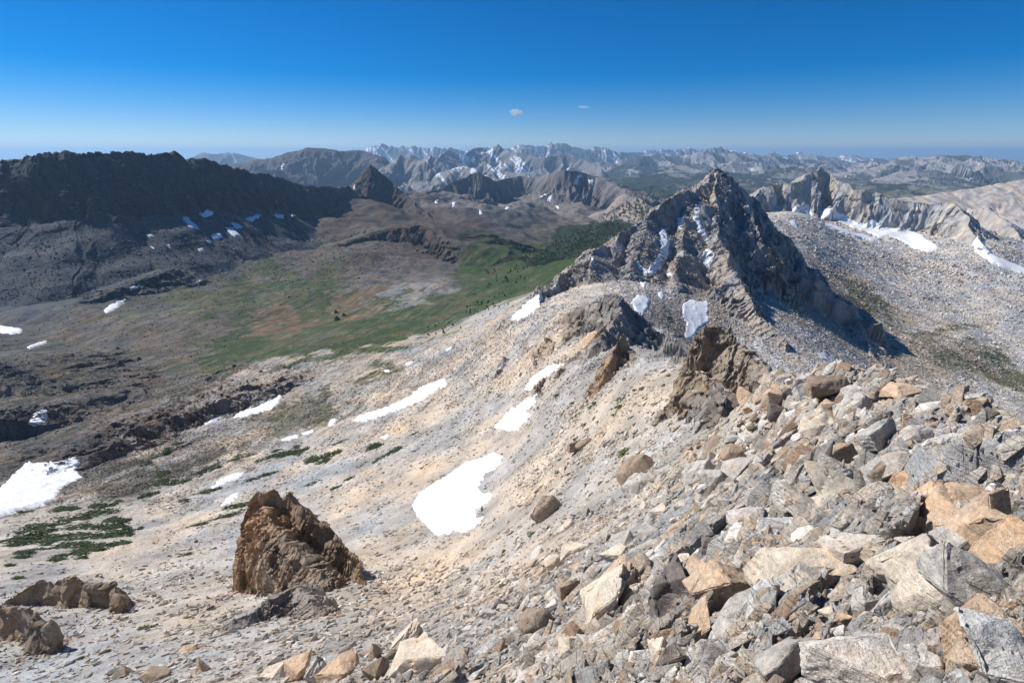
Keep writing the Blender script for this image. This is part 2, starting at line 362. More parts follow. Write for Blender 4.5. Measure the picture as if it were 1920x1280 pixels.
# the central peak --------------------------------------------------------------------------------
CL = prof(0, 0, 40, 42, 150, 145, 420, 330)
form('mountain', 'sharp central granite peak with snow gullies', '960,603,600 1000,568,640 1040,531,680 1075,503,720 1110,477,760 1150,452,790 1180,430,810 1215,402,830 1245,374,850 1262,368,855 1290,349,875 1300,356,880 1308,358,885 1322,338,905 1335,324,915 1345,318,920 1360,322,925 1372,332,935 1400,352,955 1422,378,985 1450,412,1000 1485,452,1010 1520,492,1000 1560,542,960 1595,590,920 1630,640,860 1660,705,760', CL, prof(0, 0, 30, 46, 110, 130, 330, 250, 600, 350), (30, .30), (14, 6), (44, .26), 'peak')
form('mountain', 'rib of the central peak that divides its sunlit side from its shaded side', '1345,322,915 1338,360,890 1345,400,860 1352,448,800 1362,480,770 1385,528,715 1405,562,680 1435,600,645 1475,640,600', prof(0, 0, 40, 52, 140, 165, 300, 260), prof(0, 0, 30, 26, 60, 62, 200, 190), (20, .32), (12, 5), (36, .26), 'peak')
form('mountain', 'west rib of the central peak between two snow gullies', '1305,360,880 1290,400,850 1280,440,810 1272,490,765 1262,530,725', prof(0, 0, 30, 22, 120, 100), prof(0, 0, 30, 24, 120, 105), (18, .32), (12, 5), (34, .26), 'peak')
form('mountain', 'short buttress on the left flank of the central peak', '1215,404,825 1205,440,790 1195,480,755 1180,520,720', prof(0, 0, 30, 22, 120, 95), prof(0, 0, 30, 24, 120, 100), (18, .32), (12, 5), (34, .26), 'peak')
form('mountain', 'rocky buttress at the left end of the central peak', '1120,478,755 1110,505,730 1100,540,690 1085,575,640', prof(0, 0, 30, 20, 120, 95), prof(0, 0, 25, 24, 120, 110), (18, .32), (11, 4), (34, .26), 'peak')
# nearer spurs -------------------------------------------------------------------------------------
form('rock_spur', 'sharp rock spur with a dark shaded face on the slope below the central peak', '1020,620,440 1060,590,425 1100,568,405 1130,556,395 1152,549,388 1163,556,382 1158,590,355 1145,612,340 1118,640,318', prof(0, 0, 12, 14, 60, 52), prof(0, 0, 8, 12, 40, 46), (7, .35), (5, 2.6), (14, .22), 'spurrock', kind='thing', cat='rock outcrop')
form('rock_spur', 'rocky crest falling right from the sharp spur', '1152,549,388 1168,556,388 1185,585,385 1205,625,372 1222,655,350', prof(0, 0, 12, 18, 60, 60), prof(0, 0, 12, 13, 60, 60), (7, .35), (5, 2.2), (14, .22), 'spurrock', kind='thing', cat='rock outcrop')
form('rock_fin', 'brown upright rock fin leaning below the shaded spur face', '1167,625,262 1158,640,258 1148,665,250 1135,690,243', prof(0, 0, 3, 5, 10, 13), prof(0, 0, 2, 6, 8, 16), (4, .3), (3, 1), (7, .16), 'tanrock', kind='thing', cat='rock outcrop')
form('rock_pinnacle', 'dark leaning rock tooth between the spur and the tallest pinnacle', '1205,680,222 1232,645,216 1252,617,212 1266,632,210 1279,650,208', prof(0, 0, 2, 6, 6, 18), prof(0, 0, 2, 7, 6, 20), (4, .3), (3, 1.6), (8, .22), 'spurrock', kind='thing', cat='rock outcrop')
form('rock_pinnacle', 'tallest brown block pinnacle with a dark right side on the ridge', '1288,660,172 1304,628,170 1322,605,168 1342,606,168 1352,618,165 1375,628,160 1395,650,158 1420,672,150 1448,700,135', prof(0, 0, 3, 10, 8, 26), prof(0, 0, 2, 9, 8, 24, 16, 40), (5, .3), (3.2, 2.2), (9, .24), 'spurrock', kind='thing', cat='rock outcrop')
form('rock_outcrop', 'dark broken outcrop in shadow below the pinnacles', '1268,710,150 1290,692,146 1320,705,140 1345,725,128 1370,752,112', prof(0, 0, 2, 4, 5, 12), prof(0, 0, 2, 7, 8, 17), (4, .3), (3, 1.6), (7, .24), 'spurrock', kind='thing', cat='rock outcrop')
ST = prof(0, 0, 2, 4, 6, 13, 12, 24)
form('rock_outcrop', 'dark crag mass falling away right of the tallest pinnacle', '1372,640,156 1398,646,154 1420,668,148 1442,690,140 1462,716,130', ST, prof(0, 0, 3, 7, 10, 22, 26, 45), (4, .3), (3, 1.8), (8, .26), 'spurrock', kind='thing', cat='rock outcrop')
form('rock_outcrop', 'low dark crags joining the leaning tooth to the tallest pinnacle', '1262,672,192 1278,662,188 1292,676,182 1306,690,172', ST, ST, (4, .3), (3, 1.6), (7, .26), 'spurrock', kind='thing', cat='rock outcrop')
form('rock_outcrop', 'low dark crags joining the sharp spur to the leaning tooth', '1172,668,262 1186,655,256 1202,664,246 1216,676,236', ST, ST, (4, .3), (3, 1.6), (7, .26), 'spurrock', kind='thing', cat='rock outcrop')
form('rock_outcrop', 'broken brown crags at the edge of the deep shadow below the pinnacles', '1266,738,140 1288,724,138 1310,734,131 1336,750,119 1360,766,104', prof(0, 0, 1.5, 3, 3.5, 9), ST, (4, .3), (3, 1.4), (6, .26), 'spurrock', kind='thing', cat='rock outcrop')
# outcrops on the scree -----------------------------------------------------------------------------
OC = prof(0, 0, 1.6, 8, 5, 22, 9, 40)
form('rock_outcrop', 'tall brown rock outcrop with a ragged crest standing on the pale scree', '448,1025,188 456,955,194 478,926,196 512,914,197 530,932,196 545,926,195 572,948,192 600,972,189 625,995,186 650,1020,182 668,1052,177 684,1085,168', OC, prof(0, 0, 2.6, 6, 7, 13, 13, 23, 18, 44), (5, .22), (5, 1.3), (9, .16), 'tanrock', kind='thing', cat='rock outcrop')
form('rock_outcrop', 'grey rubbly rock rib leaning on the front of the tall outcrop', '495,950,191 520,990,184 548,1022,177 575,1050,171 600,1078,166', prof(0, 0, 5, 4, 12, 16), prof(0, 0, 5, 4, 12, 16), (4, .2), (3, 1.), (5, .24), 'tanrock', kind='thing', cat='rock outcrop')
form('rock_outcrop', 'low heap of broken grey rock below the tall outcrop', '440,1165,132 465,1148,135 500,1128,138 530,1112,140 555,1100,141 575,1120,135 588,1140,130', prof(0, 0, 2, 1.5, 6, 6), prof(0, 0, 2, 1.5, 6, 6), (4, .3), (3, .8), (5, .2), 'greyrock', kind='thing', cat='rock outcrop')
form('rock_outcrop', 'long brown rounded outcrop at the lower left of the scree', '5,1128,196 40,1108,195 68,1092,194 95,1094,193 118,1083,192 140,1084,192 160,1092,191 180,1087,190 205,1095,188 222,1106,184 233,1120,180', OC, prof(0, 0, 3, 8, 7, 17, 12, 26, 20, 42), (8, .12), (6, .9), (11, .12), 'tanrock', kind='thing', cat='rock outcrop')
form('rock_outcrop', 'brown wedge of rock cut off by the left edge of the view', '-120,1120,172 -40,1118,168 0,1132,163 25,1140,158 55,1150,152 88,1172,145', OC * .8, prof(0, 0, 3, 7, 7, 14, 20, 40), (8, .12), (6, .8), (11, .12), 'tanrock', kind='thing', cat='rock outcrop')
# cliff bands of the ravine at the lower left -------------------------------------------------------
form('cliff_band', 'dark cliff above the small snow patch in the ravine', '-60,690,800 0,712,770 40,735,730 95,738,700 130,742,700 175,740,710 230,745,720 300,748,740 380,752,760', prof(0, 0, 60, 8, 250, 60), prof(0, 0, 6, 10, 14, 38, 60, 62), (22, .4), (16, 3), (26, .22), 'ravine', warp=.5)
form('cliff_band', 'dark slabby rock step beside the big snowfield in the ravine', '-60,800,560 0,790,580 50,785,590 90,800,590', prof(0, 0, 60, 8, 250, 60), prof(0, 0, 8, 16, 20, 42, 60, 62), (22, .4), (16, 3), (26, .25), 'ravine', warp=.5)
form('cliff_band', 'long brown rock step running down to the big snowfield', '150,868,475 175,850,490 205,832,510 240,815,535 265,800,555 300,790,575 350,768,605 400,752,630 460,742,650 520,726,680 560,712,720 620,700,760 700,692,790', prof(0, 0, 60, 6, 250, 50), prof(0, 0, 6, 5, 13, 11, 26, 15, 60, 38), (16, .6), (12, 3), (26, .18), 'ravine', warp=.4)
form('cliff_band', 'line of dark low crags across the brown slope at the left', '0,608,1300 100,585,1345 170,562,1380 210,545,1420 260,527,1500 320,505,1600', prof(0, 0, 60, 6, 250, 60), prof(0, 0, 10, 7, 24, 17, 90, 44), (30, .4), (20, 3), (26, .16), 'darkrock', warp=.6)

# ------------------------------------------------------------------ table of the land seen from the camera: tan(elevation) along each bearing
TN, TR = int(700 * 1), 1500
tth = np.radians(np.linspace(-78, 78, TN)); tlr = np.linspace(math.log(0.6), math.log(90000), TR)
TT, TL = np.meshgrid(tth, tlr, indexing='ij')
rr_ = np.exp(TL)
TE = np.empty(TT.shape, F)
for i in range(0, TN, 100):
    sl = slice(i, i + 100)
    TE[sl] = HM(rr_[sl] * np.sin(TT[sl]), rr_[sl] * np.cos(TT[sl]), fine=False) / rr_[sl]
TMAX = np.maximum.accumulate(TE, axis=1)

def hit(px, py):
    """where the sight line through pixel px, py first meets the land"""
    px = np.atleast_1d(np.asarray(px, float)); py = np.atleast_1d(np.asarray(py, float))
    d = at(px, py, 1.0)
    th = np.arctan2(d[0], d[1]); te = d[2] / np.hypot(d[0], d[1])
    a = np.clip((th - tth[0]) / (tth[-1] - tth[0]) * (TN - 1), 0, TN - 1.001).round().astype(int)
    X = np.empty((len(px), 3))
    for k in range(len(px)):
        row = TMAX[a[k]]
        j = int(np.searchsorted(row, te[k]))
        j = min(max(j, 1), TR - 1)
        t0, t1 = row[j - 1], row[j]
        u = 0 if t1 <= t0 else min(max((te[k] - t0) / (t1 - t0), 0), 1)
        r = math.exp(tlr[j - 1] + u * (tlr[1] - tlr[0]))
        X[k] = (r * math.sin(th[k]), r * math.cos(th[k]), te[k] * r)
    return X

_rk = np.array([list(map(float, s.split(','))) for s in ROCKY])
_h = hit(_rk[:, 0], _rk[:, 1])
RKT, RKR, RKV = np.arctan2(_h[:, 0], _h[:, 1]), np.log(np.hypot(_h[:, 0], _h[:, 1])), _rk[:, 2]
RG0, RGD, RLD = math.radians(-80), math.radians(160) / 160, .05
_a, _b = np.meshgrid(RG0 + RGD * np.arange(161), math.log(.5) + RLD * np.arange(190), indexing='ij')
RKG = rockiness(_a, _b)
# ------------------------------------------------------------------ mesh helpers
def new_mesh(name, V, Fc, col=None, mat=None, smooth_sh=False, parent=None):
    me = bpy.data.meshes.new(name)
    V = np.asarray(V, F); Fc = np.asarray(Fc, np.int32)
    k = Fc.shape[1]
    me.vertices.add(len(V)); me.vertices.foreach_set('co', V.ravel())
    me.loops.add(Fc.size); me.loops.foreach_set('vertex_index', Fc.ravel())
    me.polygons.add(len(Fc)); me.polygons.foreach_set('loop_start', np.arange(0, Fc.size, k, dtype=np.int32))
    me.polygons.foreach_set('loop_total', np.full(len(Fc), k, np.int32))
    me.polygons.foreach_set('use_smooth', np.full(len(Fc), smooth_sh, bool))
    me.update()
    if col is not None:
        at_ = me.attributes.new('tint', 'FLOAT_COLOR', 'POINT')
        c = np.ones((len(V), 4), F); c[:, :3] = col
        at_.data.foreach_set('color', c.ravel())
    if mat:
        me.materials.append(mat)
    ob = bpy.data.objects.new(name, me)
    sc.collection.objects.link(ob)
    if parent is not None:
        ob.parent = parent
    return ob

def tag(o, label=None, cat=None, group=None, kind=None):
    if label: o['label'] = label
    if cat: o['category'] = cat
    if group: o['group'] = group
    if kind: o['kind'] = kind
    return o

# ------------------------------------------------------------------ materials
def mat_new(name):
    m = bpy.data.materials.new(name); m.use_nodes = True
    nt = m.node_tree; b = nt.nodes['Principled BSDF']
    b.inputs['Roughness'].default_value = .9
    b.inputs['Specular IOR Level'].default_value = .2
    return m, nt, b

def nd(nt, t, **kw):
    n = nt.nodes.new(t)
    for k, v in kw.items():
        setattr(n, k, v)
    return n

def rock_shader(nt, b, base, coord, k=1.0, bumpd=.05, joints=.35):
    """speckle, lichen, bedding streaks and hairline joints over a base colour"""
    def noise(sc_, det, ro, vec=coord):
        n = nd(nt, 'ShaderNodeTexNoise'); n.inputs['Scale'].default_value = sc_ * k; n.inputs['Detail'].default_value = det; n.inputs['Roughness'].default_value = ro
        nt.links.new(vec, n.inputs['Vector']); return n.outputs['Fac']
    def rng_(v, a, b_, c, d):
        m = nd(nt, 'ShaderNodeMapRange'); nt.links.new(v, m.inputs['Value'])
        for n_, q in zip(('From Min', 'From Max', 'To Min', 'To Max'), (a, b_, c, d)): m.inputs[n_].default_value = q
        return m.outputs[0]
    def math_(op, a, b_):
        m = nd(nt, 'ShaderNodeMath', operation=op)
        for i_, q in enumerate((a, b_)):
            if isinstance(q, (int, float)): m.inputs[i_].default_value = q
            else: nt.links.new(q, m.inputs[i_])
        return m.outputs[0]
    def mix(f, a, c):
        m = nd(nt, 'ShaderNodeMix', data_type='RGBA')
        nt.links.new(f, m.inputs[0]); nt.links.new(a, m.inputs[6])
        if isinstance(c, tuple): m.inputs[7].default_value = c
        else: nt.links.new(c, m.inputs[7])
        return m.outputs[2]
    mp = nd(nt, 'ShaderNodeMapping'); nt.links.new(coord, mp.inputs['Vector']); mp.inputs['Rotation'].default_value = (.5, .35, .7); mp.inputs['Scale'].default_value = (1, 1, 7)
    n1 = noise(1.3, 9, .72); n2 = noise(9.0, 6, .7); n3 = noise(45.0, 3, .6); st = noise(2.0, 7, .7, mp.outputs[0])
    lit = math_('MULTIPLY', rng_(n1, .3, .7, .92, 1.55), rng_(n2, .3, .7, .70, 1.3))
    lit = math_('MULTIPLY', lit, rng_(st, .3, .7, .84, 1.16))
    mx = nd(nt, 'ShaderNodeVectorMath', operation='SCALE'); nt.links.new(base, mx.inputs[0]); nt.links.new(lit, mx.inputs['Scale'])
    c = mx.outputs[0]
    # rusty stain, dark lichen specks, a little yellow lichen
    ns = noise(.8, 5, .6)
    hot = nd(nt, 'ShaderNodeVectorMath', operation='MULTIPLY'); nt.links.new(c, hot.inputs[0]); hot.inputs[1].default_value = (1.10, .88, .68)
    c = mix(rng_(ns, .50, .70, 0, .6), c, hot.outputs[0])
    gy = nd(nt, 'ShaderNodeVectorMath', operation='MULTIPLY'); nt.links.new(c, gy.inputs[0]); gy.inputs[1].default_value = (.87, .92, .96)
    c = mix(rng_(noise(.55, 6, .68), .50, .60, 0, .8), c, gy.outputs[0])
    dk = nd(nt, 'ShaderNodeVectorMath', operation='SCALE'); nt.links.new(c, dk.inputs[0]); dk.inputs['Scale'].default_value = .38
    sp_ = math_('MULTIPLY', rng_(n3, .56, .62, 0, .9), rng_(noise(2.2, 4, .6), .42, .62, .25, 1))
    c = mix(sp_, c, dk.outputs[0])
    vo = nd(nt, 'ShaderNodeTexVoronoi', feature='DISTANCE_TO_EDGE'); vo.inputs['Scale'].default_value = .85 * k
    wv = nd(nt, 'ShaderNodeMix', data_type='VECTOR'); wv.inputs[0].default_value = .04
    nz = nd(nt, 'ShaderNodeTexNoise'); nz.inputs['Scale'].default_value = 2 * k; nt.links.new(mp.outputs[0], nz.inputs['Vector'])
    nt.links.new(mp.outputs[0], wv.inputs[4]); nt.links.new(nz.outputs['Color'], wv.inputs[5])
    mp2 = nd(nt, 'ShaderNodeMapping'); nt.links.new(wv.outputs[1], mp2.inputs['Vector']); mp2.inputs['Scale'].default_value = (1, 1, .4)
    nt.links.new(mp2.outputs[0], vo.inputs['Vector'])
    ck = rng_(vo.outputs['Distance'], 0, .030, 1, 0)
    c = mix(math_('MULTIPLY', ck, joints), c, dk.outputs[0])
    nt.links.new(c, b.inputs['Base Color'])
    h = math_('ADD', math_('MULTIPLY', n1, 1.6), math_('MULTIPLY', n2, .8))
    h = math_('ADD', h, math_('MULTIPLY', st, .9))
    h = math_('ADD', h, math_('MULTIPLY', n3, .16))
    h = math_('SUBTRACT', h, math_('MULTIPLY', ck, joints * 1.4))
    bp = nd(nt, 'ShaderNodeBump'); bp.inputs['Strength'].default_value = .85; bp.inputs['Distance'].default_value = bumpd
    nt.links.new(h, bp.inputs['Height']); nt.links.new(bp.outputs[0], b.inputs['Normal'])

def land_material():
    m, nt, b = mat_new('land')
    a = nd(nt, 'ShaderNodeAttribute', attribute_name='tint')
    g = nd(nt, 'ShaderNodeNewGeometry')
    rock_shader(nt, b, a.outputs['Color'], g.outputs['Position'], 1.0, .16)
    return m
M_LAND = land_material()

# ------------------------------------------------------------------ stations of the land sheet: denser where the camera sees more of it
NTHC, NRR = int(1500 * Q), int(1750 * Q)
# bearings: dense in view, coarse outside
dens_t = np.where(np.abs(np.degrees(tth)) < 56.5, 1.0, .12)
ct = np.cumsum(dens_t); ct = (ct - ct[0]) / (ct[-1] - ct[0])
cth_ = np.interp(np.linspace(0, 1, NTHC), ct, tth)
def px_elev(te, th):
    y = np.cos(th); zc = te
    dep = y * CP - zc * SP
    return 640 - 960 * (y * SP + zc * CP) / dep
PYT = px_elev(TE, TT)
vis = TE >= TMAX - 1e-4
dpy = np.abs(np.diff(PYT, axis=1, prepend=PYT[:, :1]))
inv = (PYT < 1320) & (PYT > -50)
w = np.where(vis, np.minimum(dpy, 25), 0.12 * np.minimum(dpy, 8)) * np.where(inv, 1, .1)
w += (0.16 * .08 + .16 * smooth(8, 16, rr_) * (1 - smooth(60, 120, rr_)) * smooth(0.0, .25, TT)) * (tlr[1] - tlr[0]) * 960
ker = np.exp(-np.linspace(-2, 2, 41) ** 2); ker /= ker.sum()
wp = np.pad(w, ((20, 20), (0, 0)), mode='edge')
w = sum(wp[i:i + TN] * ker[i] for i in range(41))
k3 = np.array([.25, .5, .25]); 
for _ in range(3):
    w = np.pad(w, ((0, 0), (1, 1)), mode='edge'); w = w[:, :-2] * .25 + w[:, 1:-1] * .5 + w[:, 2:] * .25
cw = np.cumsum(w, axis=1); cw /= cw[:, -1:]
u = np.linspace(cw[:, 0].max() + 1e-6, 1, NRR)
RL = np.empty((TN, NRR))
for i in range(TN):
    RL[i] = np.interp(u, cw[i], tlr)
ii = (cth_ - tth[0]) / (tth[-1] - tth[0]) * (TN - 1); i0 = np.clip(ii.astype(int), 0, TN - 2); fr = (ii - i0)[:, None]
LR_ = RL[i0] * (1 - fr) + RL[i0 + 1] * fr
TH_ = np.repeat(cth_[:, None], NRR, 1)
R_ = np.exp(LR_)
X = R_ * np.sin(TH_); Y = R_ * np.cos(TH_)
RES = np.maximum(np.gradient(R_, axis=1), R_ * np.gradient(cth_)[:, None])
Z = np.empty(X.shape); ID = np.empty(X.shape, np.int16)
CH = max(1, 200000 // NRR)
for i in range(0, NTHC, CH):
    Z[i:i + CH], ID[i:i + CH] = HM(X[i:i + CH], Y[i:i + CH], True, True, RES[i:i + CH])

def sheet_normals():
    P = np.stack([X, Y, Z], -1)
    a = np.gradient(P, axis=0); b = np.gradient(P, axis=1)
    n = np.cross(b, a); n /= np.linalg.norm(n, axis=-1, keepdims=True) + 1e-12
    return n * np.sign(n[..., 2:3] + 1e-9)
# joints and overhangs of the steep rock: push the faces sideways
NN = sheet_normals()
JOINT = np.ones(X.shape, F)
for tones, scales, amp in ((('tanrock', 'greyrock', 'spurrock'), (5.5, 2.4, 1.1), .34), (('peak', 'grey', 'cliff', 'ravine'), (26., 11., 5.), .26), (('darkrock', 'redrock'), (55., 24., 11.), .22), (('slab',), (30., 12.), .18)):
    m = np.isin(ID, [k + 1 for k, f in enumerate(FORMS) if f['tone'] in tones]) & (R_ < 6000)
    if not m.any(): continue
    x, y, z, re, n = X[m], Y[m], Z[m], RES[m], NN[m]
    steep = smooth(.92, .6, n[:, 2])
    # turn of the face decides along which way it is jointed
    ux = x * .75 - y * .35; uy = x * .4 + y * .8
    mixw = np.abs(n[:, 0]) / (np.abs(n[:, 0]) + np.abs(n[:, 1]) + 1e-6)
    d = np.zeros(x.shape, F); jt = np.ones(x.shape, F)
    for i, L in enumerate(scales):
        w = np.clip(L / (3.2 * re) - 1, 0, 1)
        wd = np.clip(1.6 * re / L, .12, .7)
        wob = .3 * L * gn(x / L, z / L, 400 + i)
        h1, e1 = facets((ux + .3 * z + wob) / L, (z * .8 - .25 * ux) / L, 60 + i, wd)
        h2, e2 = facets((uy + .3 * z + wob) / L, (z * .8 + .2 * uy) / L, 70 + i, wd)
        c = mixw > .5
        t = smooth(.3, .7, mixw)
        d += w * amp * L * (h1 * (1 - t) + h2 * t - .12)
        jt = np.minimum(jt, 1 - w * .6 * np.clip(1 - np.where(c, e2, e1) / (wd * .8), 0, 1))
    lim = 9 * re
    d = np.clip(d * steep, -lim, lim)
    X[m] += n[:, 0] * d; Y[m] += n[:, 1] * d; Z[m] += n[:, 2] * d * .3
    JOINT[m] = 1 - (1 - jt) * steep
PX, PY, DEP = to_px(X, Y, Z)
print('sheet', X.shape, 'row step at 40 m', float(np.median(RES[(R_ > 35) & (R_ < 45)])))

# ------------------------------------------------------------------ ground colour from places named in the photograph
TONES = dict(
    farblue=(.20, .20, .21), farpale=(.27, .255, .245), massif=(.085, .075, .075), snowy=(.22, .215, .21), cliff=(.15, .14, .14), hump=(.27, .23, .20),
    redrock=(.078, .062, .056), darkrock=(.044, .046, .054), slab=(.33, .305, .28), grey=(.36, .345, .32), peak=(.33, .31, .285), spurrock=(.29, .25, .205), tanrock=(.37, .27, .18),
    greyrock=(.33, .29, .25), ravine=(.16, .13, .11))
SPOTS = """
1700,1100,s 1900,1200,s 1500,1250,s 1300,1200,s 1100,1280,s 1300,1000,s 1500,1000,s 1700,900,s 1900,850,s 1600,760,s 1450,800,g 1300,850,g 1250,780,s 1100,850,g 1150,700,g 1050,750,g 1200,950,g
1000,900,t 950,1000,t 850,1050,t 700,1000,t 750,900,t 900,1080,t 960,820,t 1000,680,t 1060,640,g 980,600,s 1050,560,s 900,1200,s 700,1200,s 500,1220,s 300,1200,s 100,1250,s 200,1070,s 50,1060,s 400,1050,s 330,1000,s
600,860,s 700,840,g 800,820,g 870,780,g 900,700,t 850,750,t 760,760,t 650,820,g 550,900,s 450,880,s 400,930,s 300,960,t 250,900,b 350,860,b 300,820,b 200,830,d 100,850,d 150,780,d 50,780,d 250,760,d
420,800,p 500,770,m 600,750,m 640,720,p 500,710,p 420,730,p 350,745,b 350,720,b 560,690,p 700,700,m 780,680,t 820,650,g 880,640,p 940,600,p 900,610,g 730,790,t 700,740,t
450,660,G 550,650,G 500,630,G 600,640,G 420,640,G 430,600,G 500,600,o 560,610,o 620,600,G 700,610,G 650,590,o 750,600,G 800,580,G 850,570,G 620,560,G 680,550,o 520,560,m 440,550,G 450,580,G 380,540,m 600,530,G 540,545,G 480,530,G 700,640,G 760,630,G 640,660,G 740,570,G 400,570,m 660,510,m 350,560,m 330,600,b 720,590,G 810,600,G 870,530,G 1010,500,G
560,510,b 500,480,v 450,460,v 400,500,v 350,530,v 600,470,b 620,440,b 550,440,v 550,410,b 640,420,r 700,400,r 750,400,r 700,380,r 780,440,r 700,460,b 720,520,h 780,530,h 810,545,H 760,550,H 650,545,h 850,530,h 700,490,r
900,470,G 950,480,G 920,450,G 980,500,G 960,520,G 1000,520,G 900,510,G 870,560,G 940,540,G 850,480,h 840,440,r 880,420,r 900,400,v 850,410,r 950,420,v 1000,400,v 1050,410,b 1000,440,b 1080,450,f 1050,480,f 1100,440,f 1120,420,f 1020,490,f 1150,410,q 1180,400,q 1100,400,q
1000,380,q 960,390,q 900,380,q 1050,385,q 1100,380,b 1120,370,b 1220,370,f 1200,355,f 1300,360,f 1240,340,f 1150,335,f 1180,320,f 1220,325,F 1100,330,f 800,360,v 640,370,r
400,700,b 350,650,b 300,620,b 250,600,b 300,580,m 200,590,b 150,620,b 100,650,v 50,640,v 200,660,b 250,690,b 150,700,b 50,700,v 0,680,v 100,720,v 400,600,b 350,590,b 300,540,v
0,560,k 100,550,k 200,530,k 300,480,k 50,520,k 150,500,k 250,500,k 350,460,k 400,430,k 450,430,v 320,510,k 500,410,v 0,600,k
1900,560,w 1800,520,w 1700,500,w 1750,600,w 1850,640,w 1600,480,w 1550,440,w 1500,430,w 1650,540,w 1900,680,w 1600,540,x 1700,600,x 1750,640,x 1800,680,n 1850,710,n 1750,620,n 1700,680,x 1650,620,x 1800,740,w 1750,720,x 1880,740,w 1840,770,x 1700,650,x 1900,720,n 1660,650,w 1600,680,w 1500,660,w 1450,620,w 1550,680,w 1580,640,x 1620,560,n
1300,560,x 1250,560,w 1320,520,x 1280,600,x 1200,520,w 1350,640,w 1900,420,w 1800,450,w
60,980,s 150,960,s 230,980,s
450,700,p 520,690,p 380,770,p 330,795,p 560,720,p 600,705,p 470,755,p 350,805,p 300,845,p 250,875,p 420,760,p 540,745,p 680,700,p 730,670,p 780,650,p
"""
CODE = dict(s=(.435, .395, .345), t=(.45, .393, .328), g=(.385, .355, .315), p=(.36, .315, .265), b=(.105, .09, .074), d=(.115, .10, .088), m=(.078, .082, .042), G=(.036, .060, .018), o=(.135, .093, .058),
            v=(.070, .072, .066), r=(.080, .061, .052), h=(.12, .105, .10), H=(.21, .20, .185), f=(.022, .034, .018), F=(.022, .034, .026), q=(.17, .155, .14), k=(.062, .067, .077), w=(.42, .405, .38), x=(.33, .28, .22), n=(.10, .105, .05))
sp = [s.split(',') for s in SPOTS.split()]
spc = np.array([CODE[s[2]] for s in sp])
spx = hit([float(s[0]) for s in sp], [float(s[1]) for s in sp])
sth, slr = np.arctan2(spx[:, 0], spx[:, 1]) * 1.0, np.log(np.hypot(spx[:, 0], spx[:, 1]))

